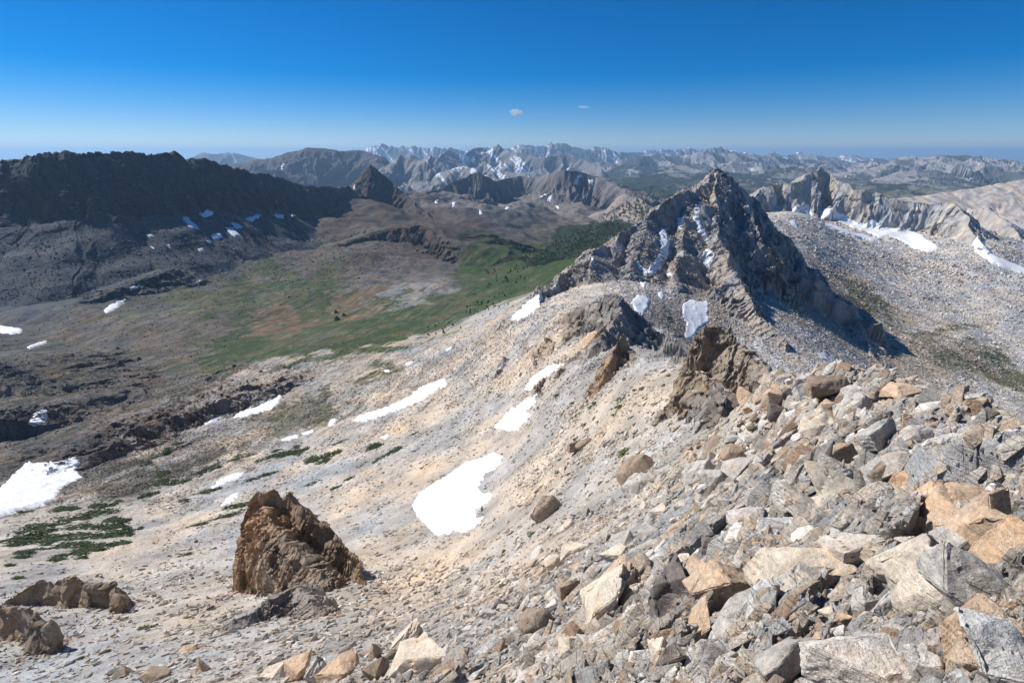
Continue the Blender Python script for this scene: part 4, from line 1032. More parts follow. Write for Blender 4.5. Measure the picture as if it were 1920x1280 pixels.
# ------------------------------------------------------------------ boulders, each a thing of its own
def boulder_material(name, pal, k=1.0, bd=.055):
    m, nt, b = mat_new(name)
    oi = nd(nt, 'ShaderNodeObjectInfo')
    cr = nd(nt, 'ShaderNodeValToRGB'); cr.color_ramp.interpolation = 'LINEAR'
    e = cr.color_ramp.elements
    e[0].position = 0; e[0].color = (*pal[0], 1); e[1].position = 1; e[1].color = (*pal[-1], 1)
    for i, c in enumerate(pal[1:-1]):
        q = e.new((i + 1) / (len(pal) - 1)); q.color = (*c, 1)
    nt.links.new(oi.outputs['Random'], cr.inputs[0])
    g = nd(nt, 'ShaderNodeNewGeometry')
    rock_shader(nt, b, cr.outputs[0], g.outputs['Position'], k, bd, .12)
    return m
BM = dict(white=boulder_material('rock_white', [(.62, .575, .51), (.55, .51, .455)]), grey=boulder_material('rock_grey', [(.48, .44, .385), (.40, .37, .33)]),
          tan=boulder_material('rock_tan', [(.54, .39, .26), (.50, .37, .26)]), beige=boulder_material('rock_beige', [(.60, .51, .40), (.54, .46, .36)]),
          brown=boulder_material('rock_brown', [(.27, .215, .165), (.33, .245, .175)]), dark=boulder_material('rock_dark', [(.14, .12, .11), (.19, .16, .14)]))

from mathutils import noise as mn
def boulder_mesh(seed, dims, n=13, cuts=3, power=.8, bed=.03):
    r_ = np.random.default_rng(seed)
    bm = hull(r_, n, np.array(dims), power)
    bmesh.ops.bevel(bm, geom=[e for e in bm.edges if e.calc_face_angle(0) > .3], offset=.012, segments=2, affect='EDGES', clamp_overlap=True)
    bmesh.ops.triangulate(bm, faces=bm.faces)
    for _ in range(4):
        le = [e for e in bm.edges if e.calc_length() > .06]
        if not le: break
        bmesh.ops.subdivide_edges(bm, edges=le, cuts=1, use_grid_fill=True)
        bmesh.ops.triangulate(bm, faces=[f for f in bm.faces if len(f.verts) > 3])
    bm.normal_update()
    sx = seed * 3.7
    for v in bm.verts:
        p = v.co
        q = Vector((p.x * 3 + sx, p.y * 3, p.z * 3))
        d = .016 * mn.fractal(q, .7, 2.0, 5)
        t = p.z * 14 + 1.5 * mn.noise(Vector((p.x * 2, p.y * 2 + sx, p.z * 2)))
        side = 1 - abs(v.normal.z)
        d += bed * side * (abs((t % 1) - .5) * 2 - .5) 
        cr = mn.voronoi(Vector((p.x * 2.2 + sx, p.y * 2.2, p.z * 3)))[0]
        d -= .014 * max(0, 1 - (cr[1] - cr[0]) * 12)
        v.co = p + v.normal * d
    me = bpy.data.meshes.new('boulder'); bm.to_mesh(me); bm.free()
    me.shade_smooth()
    me.set_sharp_from_angle(angle=math.radians(22))
    return me
SHAPES = {}
for i in range(9): SHAPES.setdefault('block', []).append(boulder_mesh(100 + i, (.5, .42, .34), 12 + i % 4, power=.95))
for i in range(9): SHAPES.setdefault('slab', []).append(boulder_mesh(200 + i, (.5, .34, .13), 12 + i % 5, power=.9, bed=.034))
for i in range(5): SHAPES.setdefault('wedge', []).append(boulder_mesh(300 + i, (.5, .36, .30), 7 + i % 2, power=.6))
for i in range(5): SHAPES.setdefault('column', []).append(boulder_mesh(400 + i, (.28, .26, .5), 13, power=1.0, bed=.006))
for i in range(5): SHAPES.setdefault('rounded', []).append(boulder_mesh(500 + i, (.5, .42, .36), 34, power=.0, bed=.01))

RIGHT = np.array((1., 0, 0)); UPV = np.array((0, SP, CP)); FWD = np.array((0, CP, -SP))
USED = {}
def boulder(px, py, w, h, ang, shape, tone, label, depth_ratio=.9, group=None, d=None, lift=0.0, cat='boulder', yaw=0.0):
    """a block whose seen face is w x h pixels at px, py, turned by ang in the picture plane's direction at that place"""
    if d is None:
        p = hit([px], [py + h * .30])[0]
        d = p[1] * CP - p[2] * SP
    g_ = 1.12 if w > 34 else 1.05
    w_, h_ = g_ * w * d / 960, g_ * h * d / 960
    c = at(px, py, d - lift * h_)
    a = math.radians(ang)
    ex = RIGHT * math.cos(a) + UPV * math.sin(a); ez = -RIGHT * math.sin(a) + UPV * math.cos(a); ey = FWD * 1.0
    # stand it up a little from the picture plane so that it shows a top face
    tl = math.radians(32)
    ey2 = ey * math.cos(tl) + ez * math.sin(tl); ez2 = ez * math.cos(tl) - ey * math.sin(tl)
    k = USED.get(shape, 0); USED[shape] = k + 1
    me0 = SHAPES[shape][k % len(SHAPES[shape])]
    key = (me0.name, tone)
    if key not in USED:
        me = me0.copy(); me.materials.clear(); me.materials.append(BM[tone]); me.name = 'boulder_' + tone; USED[key] = me
    me = USED[key]
    co = np.array([v.co[:] for v in me.vertices]) if ('ext', me0.name) not in USED else None
    if co is not None: USED[('ext', me0.name)] = np.ptp(co, axis=0)
    ext = USED[('ext', me0.name)]
    sx, sz = w_ / ext[0], h_ / ext[2]; sy = (w_ * .45 + h_ * .55) * depth_ratio / ext[1]
    o = bpy.data.objects.new('boulder', me); sc.collection.objects.link(o)
    from mathutils import Matrix
    M = Matrix([[ex[i], ey2[i], ez2[i]] for i in range(3)]) 
    if yaw: M = M @ Matrix.Rotation(math.radians(yaw), 3, 'Z')
    M = M @ Matrix.Diagonal((sx, sy, sz))
    M4 = M.to_4x4(); M4.translation = Vector(c)
    o.matrix_world = M4
    tag(o, label, cat, group)
    return o

HAND = """
1592,1254,142,88,-8,block,white|big white speckled block at the bottom edge with a dark right side
1612,1040,95,120,58,slab,grey|curved grey slab standing on edge left of the bulging ribs
1655,1035,60,95,60,slab,beige|second upright slab of the bulging ribs, beside the curved grey one
1690,1075,62,135,-22,slab,beige|tall beige rib with black lichen at its foot
1738,1105,60,130,-25,rounded,beige|broad bulging rib with a yellow lichen spot near its foot
1775,1100,50,110,-20,rounded,grey|grey rib at the right of the bulging ribs
1620,1125,30,60,-10,rounded,grey|small grey round-topped stone under the bulging ribs, left one
1645,1130,38,60,-14,wedge,grey|small grey wedge under the bulging ribs, right one
1792,1035,85,62,-48,slab,grey|tilted slab edged with yellow lichen below the orange columns
1845,1120,200,90,-32,slab,grey|large dark-faced slab leaning down to the right edge
1822,1195,105,130,8,block,tan|big tan block with a shaded brown right face near the corner
1880,1235,175,85,-42,slab,white|pale striped slab in the bottom right corner
1805,1240,45,80,10,block,tan|rusty block wedged left of the pale striped slab
1810,1000,62,150,4,column,tan|tall orange rock column with an upright joint
1852,985,60,140,0,column,tan|orange rock column beside the dark cave
1895,1040,58,130,-2,column,tan|stout orange column at the right edge
1758,985,50,110,6,column,tan|narrow orange column at the left of the orange wall
1720,1000,52,90,10,block,tan|squat pink and orange block at the foot of the orange wall
1862,948,110,40,-4,slab,tan|flat orange cap slab over the dark cave
1780,938,100,42,6,slab,tan|flat reddish slab on top of the orange wall
1480,1095,150,100,28,block,beige|large brown-stained block left of the ribs
1440,1150,190,44,26,slab,grey|long grey slab edge under the brown-stained block
1383,1105,130,120,40,block,tan|large tan block with yellow side faces
1325,1075,75,70,12,wedge,tan|tan wedge touching the dark brown slab
1262,1125,90,135,-22,slab,dark|dark brown lichened slab facing the camera
1300,1165,26,110,-8,column,tan|narrow yellow rib squeezed right of the dark slab
1208,1075,60,34,4,rounded,dark|small dark rounded boulder on the strata
1150,1105,45,130,-28,slab,tan|tan upright slab leaning right among the strata
1118,1130,42,150,-30,slab,beige|long beige upright slab left of the tan one
1180,1120,36,70,-24,slab,beige|pale narrow slab beside the small dark boulder
1066,1105,36,46,-12,block,brown|brown block perched on the pile of strata
1006,1172,62,62,10,rounded,brown|brown-grey rounded boulder with a small white stone beside it
1036,1178,22,30,0,block,white|small white stone beside the brown-grey boulder
1140,1232,52,64,10,block,beige|beige block at the left of the white rock pile
1172,1216,44,34,-8,block,white|white block on top of the rock pile by the dark slab
1205,1238,50,38,-14,block,white|white tilted block in the middle of the rock pile
1238,1226,44,66,20,wedge,beige|beige wedge leaning on the right of the rock pile
1139,1266,30,32,0,block,white|cube-like white block at the bottom edge
1185,1265,38,40,14,block,grey|grey block at the bottom edge beside the cube-like one
1098,1262,50,52,-30,block,grey|grey block at the foot of the tan upright slabs
1398,1008,66,46,48,slab,white|bright white slab standing on edge left of the big blocks
1422,976,110,16,2,slab,white|thin pale pink slab lying flat above the bright white one
1412,1035,34,36,-10,rounded,tan|orange rounded stone below the bright white slab
1340,1030,40,34,-10,block,dark|dark stone at the end of the flat strata
1275,1028,22,26,4,block,white|white square stone on the grey slope
1484,944,80,64,-4,block,grey|grey-white cube-shaped boulder with a dark right face
1460,1005,80,50,-6,block,white|white block below the grey-white cube-shaped boulder
1535,1018,84,50,-4,rounded,white|white speckled boulder right of the dark gap
1582,978,46,36,4,block,white|small white block under the beige shelf
1572,918,130,46,-16,slab,beige|long beige shelf slab sloping down right
1592,958,110,26,-10,slab,beige|thin beige shelf under the long sloping one
1655,955,70,42,-8,wedge,tan|brown-faced wedge under the beige shelves
1690,1008,60,60,-8,slab,tan|pink sloping block under the brown-faced wedge
1490,1050,60,44,-20,block,beige|beige block between the white blocks and the ribs
1457,772,34,38,0,rounded,dark|smooth dark egg-shaped boulder on the ridge
1480,738,28,28,0,rounded,dark|round dark boulder behind the egg-shaped one
1450,745,38,44,0,block,tan|orange jointed block left of the round dark boulder
1444,712,34,28,-4,block,beige|square beige block at the left end of the ridge line
1508,728,46,44,-24,slab,grey|striped grey block leaning on the ridge line
1548,722,66,34,10,slab,brown|dark brown slab with a smooth face on the ridge line
1533,798,72,46,34,slab,beige|finely layered beige block on the ridge
1590,772,80,38,42,slab,grey|layered grey slab tilted up to the right
1605,732,46,12,8,slab,white|thin pale slab lying on the ridge line
1672,766,58,12,-4,slab,tan|thin reddish plank of rock with a dark gap under it
1682,742,46,40,8,block,tan|tan split block at the top of the ridge
1735,738,36,24,-6,block,white|pale block standing highest on the ridge line
1765,758,30,10,-14,slab,white|thin pale slab right of the highest pale block
1770,792,34,14,6,slab,grey|flat grey stone perched on the ridge slope
1745,765,22,16,0,rounded,grey|small round grey stone behind the flat grey one
1720,818,52,40,-4,rounded,grey|large rounded grey boulder in the middle of the ridge rocks
1648,815,58,58,10,block,grey|grey patchy block left of the large rounded boulder
1580,848,36,46,-4,wedge,brown|brown-faced wedge among the layered blocks
1552,868,38,30,0,block,grey|grey lichened block with a dark gap at its left
1628,890,44,48,-4,wedge,brown|tall brown triangular block above the layered stones
1665,872,80,18,24,slab,grey|long thin slab leaning up to the right
1690,845,34,14,2,slab,grey|flat slab balanced below the large rounded boulder
1742,842,42,18,2,slab,grey|striped flat stone right of the balanced slab
1785,812,26,38,-4,column,beige|yellowish upright split stone
1812,852,30,44,6,block,grey|grey upright block near the star-shaped cracks
1790,880,26,60,0,column,beige|pale upright post of rock under the star-shaped cracks
1868,882,48,18,-20,slab,white|white block lying right of the reddish slab
1830,893,52,28,18,slab,tan|reddish slab beside the white block
1900,868,40,34,10,block,white|pale block by the right edge under the ridge line
1862,915,30,22,-20,block,dark|dark stone sitting on the orange wall
1862,783,20,20,20,wedge,grey|small grey fin standing on the pale slabs of the skyline
1715,905,70,30,8,slab,tan|pink sloping slab above the orange wall
1560,1205,26,18,-10,block,white|small bright white stone on the sandy ledge
1508,1218,22,20,0,block,white|small white stone left on the sandy ledge
1590,1206,22,16,0,rounded,white|small cream stone beside the bright white one
1620,1196,34,18,4,block,grey|flat grey-green stone on the sandy ledge
1660,1196,24,16,0,rounded,grey|smallest grey pebble at the right of the sandy ledge
1510,1150,70,30,-18,slab,beige|cream fallen slab at the top of the sandy ledge
1665,1230,50,50,-10,block,grey|grey block right of the big white speckled one
1470,1240,90,60,20,block,grey|grey spotted block left of the big white speckled one
1420,1255,70,60,10,block,beige|beige block at the bottom edge left of the grey spotted one
1340,1250,80,70,-16,block,grey|grey cracked block at the bottom edge below the yellow rib
1730,1250,60,70,6,slab,white|pale leaning stone at the bottom edge
560,1256,46,54,0,block,tan|tan upright block at the bottom edge, left of the other tan ones
592,1264,34,56,-14,slab,grey|narrow pale slab leaning at the bottom edge
640,1262,70,50,24,block,tan|tan block behind the narrow pale slab
512,1265,56,24,28,slab,beige|beige slab sticking out at the bottom left
700,1225,18,36,0,column,brown|upright stone on the broken crest at the bottom
704,1256,40,36,-6,block,brown|brown block below the upright stone
792,1238,120,58,30,slab,beige|large beige slab slanting up to the right at the bottom
765,1195,30,90,-38,slab,beige|thin beige rib above the large slanting slab
377,1249,28,34,-12,block,tan|tan boulder standing alone on the grey gravel
290,1266,52,26,6,rounded,brown|brown low boulder at the bottom edge on the scree
228,1262,26,22,0,block,brown|brown stone left of the low brown boulder
355,1216,34,10,6,slab,tan|flat tan stone above the tan boulder
312,1186,11,10,0,block,white|small white stone on the scree by the shrub
1023,957,56,40,44,slab,brown|dark slanting slab alone on the middle slope
1078,838,26,30,-16,block,brown|brown block with a shrub at its foot
1095,832,34,14,28,rounded,brown|brown rounded stone right of the block with the shrub
1190,882,70,44,36,rounded,brown|brown sloping boulder on the middle slope
1200,910,60,34,40,slab,grey|grey layered slab below the brown sloping boulder
1310,890,60,36,38,slab,grey|smooth grey sloping slab on the middle slope
1340,900,50,40,24,slab,grey|grey streaked slab beside the smooth one
1376,850,44,34,20,rounded,brown|brown boulder above the slanting beds
1292,845,14,20,0,wedge,brown|small dark upright stone on the middle slope
1105,640,40,16,44,slab,tan|tan slab on the flank of the sharp spur
1396,745,34,36,0,block,tan|tan block at the edge of the shadow under the ridge
1378,760,40,34,-8,block,brown|brown block at the edge of the shadow under the ridge
1235,960,30,20,20,block,beige|beige block on the lower middle slope
1165,1015,46,26,30,slab,grey|grey outcropping slab on the lower middle slope
1215,1000,40,22,20,rounded,grey|low grey boulder between the sloping slabs
940,1135,26,28,0,rounded,dark|dark boulder with a shrub behind it
915,1150,30,22,20,slab,grey|grey slab below the dark boulder with the shrub
790,1094,16,8,10,rounded,brown|low brown boulder right of the hiker on the scree
"""
nb = 0
TAKEN = []
for line in HAND.strip().split('\n'):
    a, lab = line.split('|'); q = a.split(',')
    boulder(*map(float, q[:5]), q[5], q[6], lab, group='boulders on the near slopes')
    TAKEN.append((float(q[0]), float(q[1]), max(float(q[2]), float(q[3])))); nb += 1

# the other blocks of the near ridge, told apart by look and neighbour
r_ = np.random.default_rng(77)
tone_w = ('white', 'grey', 'tan', 'beige', 'brown')
words_t = dict(white='white', grey='grey', tan='orange-tan', beige='beige', brown='brown')
words_s = dict(block='angular block', slab='flat slab', wedge='wedge', rounded='rounded boulder', column='upright block')
seen_lab = {}
k = 0; tries = 0
cand = []
while k < 182 and tries < 8000:
    tries += 1
    px, py = r_.uniform(980, 1915), r_.uniform(715, 1270)
    th_ = None
    p = hit([px], [py])[0]; rr = math.hypot(p[0], p[1])
    if rr > 95 or p[2] / rr > TMAX[0, -1] + 9: continue
    ti_, li_ = (math.atan2(p[0], p[1]) - RG0) / RGD, (math.log(rr) - math.log(.5)) / RLD
    rk = RKG[int(np.clip(ti_, 0, 159)), int(np.clip(li_, 0, 188))]
    if r_.random() > rk ** 2.2: continue
    size = float(np.clip(r_.pareto(1.9) * 15 + 17, 17, 66)) * (1.25 if py > 1000 else .8 if py < 800 else 1)
    if any(abs(px - a) < (size + s) * .38 and abs(py - b) < (size + s) * .34 for a, b, s in TAKEN): continue
    TAKEN.append((px, py, size)); cand.append((px, py, size)); k += 1
HX = [(float(l.split(',')[0]), float(l.split(',')[1]), l.split('|')[1]) for l in HAND.strip().split('\n')]
for px, py, size in cand:
    sh = r_.choice(['block', 'slab', 'slab', 'wedge', 'rounded'], p=[.22, .36, .24, .12, .06]); tn = r_.choice(tone_w, p=[.24, .26, .15, .27, .08])
    asp = dict(block=.72, slab=.36, wedge=.8, rounded=.72)[sh]
    j = min(range(len(HX)), key=lambda i: (HX[i][0] - px) ** 2 + (HX[i][1] - py) ** 2)
    dx, dy = px - HX[j][0], py - HX[j][1]
    where = ('right of' if dx > 0 else 'left of') if abs(dx) > abs(dy) else ('below' if dy > 0 else 'above')
    anchor = ' '.join(HX[j][2].split()[:6])
    for cut in (' at', ' with', ' on', ' of', ' the', ' in', ' to', ' a', ' and', ' by', ' its', ' facing', ' under'):
        if anchor.endswith(cut): anchor = anchor[:-len(cut)]
    szw = 'small' if size < 28 else 'mid-sized' if size < 45 else 'large'
    lab = f"{szw} {words_t[tn]} {words_s[sh]} {where} the {anchor}"
    if lab in seen_lab:
        lab = lab.replace(where, 'farther ' + where if where in ('right of', 'left of') else 'just ' + where)
        if lab in seen_lab:
            szw2 = {'small': 'little', 'mid-sized': 'medium', 'large': 'bulky'}[szw]; lab = lab.replace(szw, szw2, 1)
    seen_lab[lab] = 1
    boulder(px, py, size, size * asp * r_.uniform(.85, 1.2), r_.normal(40, 16), sh, tn, lab, group='boulders on the near slopes', depth_ratio=r_.uniform(.7, 1.1), yaw=r_.uniform(-25, 25), lift=.15)
print('boulders', nb + k, len(seen_lab))

# ------------------------------------------------------------------ shrubs and dwarf pine mats
def leaf_material(name, c0, c1):
    m, nt, b = mat_new(name)
    g = nd(nt, 'ShaderNodeNewGeometry'); n = nd(nt, 'ShaderNodeTexNoise'); n.inputs['Scale'].default_value = 1.1; n.inputs['Detail'].default_value = 4
    nt.links.new(g.outputs['Position'], n.inputs['Vector'])
    cr = nd(nt, 'ShaderNodeValToRGB'); cr.color_ramp.elements[0].position = .32; cr.color_ramp.elements[0].color = (*c0, 1); cr.color_ramp.elements[1].position = .68; cr.color_ramp.elements[1].color = (*c1, 1)
    nt.links.new(n.outputs['Fac'], cr.inputs[0]); nt.links.new(cr.outputs[0], b.inputs['Base Color'])
    return m
M_SHRUB = leaf_material('shrub_leaves', (.050, .072, .016), (.115, .135, .030))
M_PINE = leaf_material('pine_needles', (.026, .044, .018), (.070, .095, .030))
M_FLOWER, _nt, _b = mat_new('yellow_petals'); _b.inputs['Base Color'].default_value = (.75, .6, .05, 1)

def leaf_clump(seed, nleaf, flat=.5, leaf=.10, lobes=4, ring=False):
    """many leaf-sized faces spread through a few overlapping lobes, unit width"""
    r_ = np.random.default_rng(seed)
    cs = r_.uniform(-.30, .30, (lobes, 3)) * (1, .7, .0); rd = r_.uniform(.14, .27, lobes)
    k = r_.integers(0, lobes, nleaf)
    d = r_.normal(size=(nleaf, 3)); d /= np.linalg.norm(d, axis=1, keepdims=True); d[:, 2] = np.abs(d[:, 2])
    rad = r_.uniform(.45, 1.0, nleaf)[:, None]
    c = cs[k] + d * rd[k][:, None] * rad * r_.uniform(.85, 1.2, (nleaf, 1)); c[:, 2] *= flat * 2
    nn = d + r_.normal(size=(nleaf, 3)) * .5; nn /= np.linalg.norm(nn, axis=1, keepdims=True)
    A = frame_from(nn, r_.uniform(0, 6.28, nleaf))
    s = leaf * r_.uniform(.6, 1.3, nleaf)
    q = np.array([(-.5, -.35, 0), (.5, -.3, .0), (.45, .4, .12), (-.4, .35, .05)])
    V = np.einsum('nij,vj->nvi', A, q) * s[:, None, None] + c[:, None, :]
    return V.reshape(-1, 3), np.arange(nleaf * 4).reshape(-1, 4)
SHRUBM = []
for i in range(5):
    V, Fc = leaf_clump(600 + i, 420, .42, .075, 5)
    o = new_mesh('shrub_proto', V, Fc, None, M_SHRUB); SHRUBM.append(o.data); bpy.data.objects.remove(o)
MATM = []
for i in range(6):
    V, Fc = leaf_clump(650 + i, 1100, .30, .06, 9)
    V[:, 1] *= 1.1
    o = new_mesh('mat_proto', V, Fc, None, M_PINE); MATM.append(o.data); bpy.data.objects.remove(o)

def surf(px, py):
    """the built land surface seen nearest to a pixel"""
    th_ = math.atan2((px - 960) / 960, CP + (640 - py) / 960 * SP)
    i = int(np.clip(np.searchsorted(cth_, th_), 1, NTHC - 2))
    sl = slice(max(i - 1, 0), i + 2)
    e = (PX[sl] - px) ** 2 + (PY[sl] - py) ** 2 + np.where(SEEN[sl] & (DEP[sl] > 0), 0, 1e6)
    a, b = np.unravel_index(np.argmin(e), e.shape)
    return PN[sl][a, b], NN[sl][a, b], DEP[sl][a, b]

def plant(px, py, w, h, ang, meshes, k, name, label, cat, group, tall=.45, fat=(1.35, 1.35)):
    p, n, d = surf(px, py + h * .2)
    w_ = w * d / 960
    lng = max(w, h) * d / 960
    n = n * .6 + np.array((0, 0, .6)); n /= np.linalg.norm(n)
    a = math.radians(ang)
    ref = RIGHT * math.cos(a) + (np.array((0, 1, 0)) * math.sin(a) * 1.5)
    yx = np.cross(n, ref); yx /= np.linalg.norm(yx); xx = np.cross(yx, n)
    from mathutils import Matrix
    fore = max(.45, abs(float(n @ FWD)) + .35)
    sy = h * d / 960 / fore * 1.2
    M = Matrix([[xx[i] * w_ * fat[0], yx[i] * sy * fat[1], n[i] * tall * min(w_, sy) * 1.6] for i in range(3)]).to_4x4()
    M.translation = Vector(p - n * .02 * w_)
    o = bpy.data.objects.new(name, meshes[k % len(meshes)]); sc.collection.objects.link(o)
    o.matrix_world = M
    return tag(o, label, cat, group)

SH = """
1150,848,20,16,0|left shrub of the dark green pair on the middle slope
1170,850,34,18,25|larger right shrub of the dark green pair on the middle slope
1174,866,9,7,0|tiny shrub just under the dark green pair
1047,883,17,13,0|shrub beside a pale stone left of the dark green pair
1081,822,18,14,0|shrub growing at the foot of a brown block
1190,815,12,10,0|small shrub below the left end of the shaded rocks
1120,792,13,9,0|small round shrub under the row of shrubs
1170,742,26,14,30|long shrub highest in the row on the middle slope
1165,757,24,16,25|shrub in the middle of the row, under the long one
1155,774,16,12,30|shrub lowest in the row on the middle slope
1115,755,16,14,40|shrub left of the row on the middle slope
1108,764,14,10,20|shrub touching the one left of the row
1093,760,16,8,40|slim shrub farther left of the row
1076,751,14,14,50|upright shrub at the upper left of the row
1080,779,20,10,40|slanting shrub at the lower left of the row
1115,781,14,7,0|flat shrub under the middle of the row
1147,767,9,8,0|tiny shrub touching the lowest of the row
1097,794,12,12,30|shrub by the small round one
1192,728,14,8,20|faint shrub above the right end of the row
1100,907,12,10,0|upper of two small shrubs on the open slope
1107,926,13,11,0|lower of two small shrubs on the open slope
1157,960,6,6,0|tiny tuft on the lower open slope
996,1000,19,14,0|lone dark shrub below the dark slanting slab
1318,955,15,8,0|pale green tuft among grey rock
1315,968,18,8,0|pale green tuft under the other one among grey rock
1069,1048,9,9,0|tuft on the white stones below the lone dark shrub
1019,1068,8,6,0|tuft left among the white stones
1050,1047,6,5,0|smallest tuft among the white stones
1048,1197,26,24,0|bushy shrub beside the brown-grey boulder
1015,1195,12,12,0|small yellow-green shrub left of the bushy one
1057,1235,14,18,0|shrub under the bushy one at the rock foot
1262,1222,22,26,0|dry tuft at the foot of the dark brown slab
943,1098,18,14,0|shrub behind a dark boulder
947,1031,15,10,0|dark shrub on the slope right of the hiker's bowl
818,1112,15,12,0|round shrub on the scree right of the hiker
945,1247,10,14,0|brown-green tuft at the bottom by the slope edge
943,1179,8,8,0|tiny round shrub above the slope edge
735,1237,10,8,0|green tuft by the rocks at the bottom
275,1173,38,20,35|long dark green shrub lying alone on the scree
195,1222,20,10,25|dark green shrub strip below the long one
135,1238,34,10,20|flat dark green strip near the bottom left
180,1080,14,8,10|green shrub right above the long brown outcrop
350,1157,14,8,20|small green shrub on the scree beside the rubble
365,1142,18,8,30|green shrub near the low heap of rock
395,1142,16,8,35|green shrub touching the low heap of rock
340,1040,30,7,25|thin dry shrub strip on the pale scree
476,1100,12,9,0|green tuft on the front of the tall outcrop
1128,590,9,9,0|shrub high on the flank of the sharp spur
890,550,12,8,0|dark shrub on the valley shoulder
1180,1180,14,8,0|tuft above the white rock pile
1650,770,10,5,0|tuft on the ridge among pale slabs
1812,843,14,7,0|green tuft on the ridge by the yellowish stone
1755,783,12,6,0|green tuft behind the ridge stones
1458,800,12,7,0|yellow-green tuft under the egg-shaped boulder
1535,1002,20,6,0|low green tuft in the gap between the white blocks
72,1075,10,6,10|little shrub above the brown outcrops
25,1083,26,7,15|low shrub strip above the brown outcrops at the left
45,1070,10,4,0|thin shrub by the low strip
"""
for i, line in enumerate(SH.strip().split('\n')):
    a, lab = line.split('|'); q = list(map(float, a.split(',')))
    o = plant(*q, SHRUBM, i, 'shrub', lab, 'shrub', 'shrubs scattered over the near slopes')
# yellow-flowered plant at the foot of the rocks
p, n, d = surf(1257, 1266)
w_ = 34 * d / 960
root = bpy.data.objects.new('flowering_plant', None); sc.collection.objects.link(root); root.location = Vector(p)
tag(root, 'green plant with yellow flowers at the bottom edge by the rocks', 'plant')
V, Fc = leaf_clump(777, 260, .6, .09, 4); new_mesh('foliage', V * w_, Fc, None, M_SHRUB, parent=root)
V, Fc = leaf_clump(778, 40, .75, .07, 4); new_mesh('flowers', V * w_ * 1.05, Fc, None, M_FLOWER, parent=root)

MATS = """
165,965,80,14,5 130,975,90,12,3 90,985,70,10,4 60,995,90,12,4 150,990,90,12,4 200,990,70,12,6 110,1005,80,10,4 35,1010,80,16,4 170,1008,100,12,6 215,1003,40,16,20 60,1018,60,8,3
140,1022,70,12,6 100,1012,70,8,4 165,1030,60,10,12 45,1035,40,8,8 105,1048,34,10,5 35,1045,30,7,4 125,1040,50,9,12 200,1022,60,10,10 75,1030,50,6,5 20,1022,40,10,3 210,975,30,12,8
190,948,36,9,4 125,955,50,9,2 40,960,30,6,4 243,1003,13,6,0 262,990,12,6,0 232,978,24,9,4 205,977,26,8,4 80,1022,30,5,2 150,1046,24,6,8 15,1060,14,5,2
275,928,24,11,0 305,890,24,16,10 312,842,12,8,5 330,832,18,8,5 338,842,10,7,0 285,858,22,14,20 270,870,14,10,0 255,912,14,9,5 300,905,26,12,8 322,905,30,10,10 345,902,16,9,10 370,888,26,12,20 395,878,40,12,20 395,920,30,8,15
430,862,34,8,18 455,855,40,8,14 505,857,40,9,14 540,850,34,12,12 560,846,30,12,10 590,860,34,14,8 618,853,32,15,0 604,866,26,10,12 555,838,20,8,10 630,832,36,7,20 502,890,44,9,22 470,900,26,8,16
520,844,20,6,12 490,862,20,6,10 380,925,34,7,18 345,938,24,7,14 220,940,20,7,0 400,975,90,7,26 430,955,60,6,28 450,945,50,6,26 365,985,40,5,24 590,905,34,6,28 640,910,30,5,28 660,895,26,5,30 700,835,34,9,24 730,850,50,8,34 750,840,30,6,30 1048,740,12,8,30 780,812,22,5,28
"""
anchors = [('big green mat field', 40, 1000), ('gully above the snow wedge', 400, 900), ('grey slope above the tall outcrop', 560, 860), ('long green strip by the snow wedge', 420, 960), ('slope right of tall outcrop', 700, 850)]
rows = [list(map(float, s.split(','))) for s in MATS.split()]
order = ['first', 'second', 'third', 'fourth', 'fifth', 'sixth', 'seventh', 'eighth', 'ninth', 'tenth', 'eleventh', 'twelfth', 'thirteenth', 'fourteenth', 'fifteenth', 'sixteenth', 'seventeenth', 'eighteenth', 'nineteenth', 'twentieth', 'twenty-first', 'twenty-second', 'twenty-third', 'twenty-fourth', 'twenty-fifth', 'twenty-sixth', 'twenty-seventh', 'twenty-eighth', 'twenty-ninth', 'thirtieth', 'thirty-first', 'thirty-second', 'thirty-third', 'thirty-fourth']
byA = {}
for q in rows:
    z = 0 if (q[0] < 250 and q[1] > 935) else 1 if q[0] < 425 and q[1] < 935 else 3 if q[1] > 940 else 4 if q[0] > 650 else 2
    byA.setdefault(z, []).append(q)
km = 0
for z, lst in byA.items():
    lst.sort(key=lambda q: q[1])
    for i, q in enumerate(lst):
        szw = 'long' if q[2] > 45 else 'small' if q[2] < 22 else 'low'
        lab = f"{szw} dwarf pine mat, {order[i]} from top on the {anchors[z][0]}"
        plant(*q, MATM, km, 'dwarf_pine', lab, 'dwarf pine', 'dwarf pine mats at the lower left', tall=.5, fat=(1.45, 2.3)); km += 1

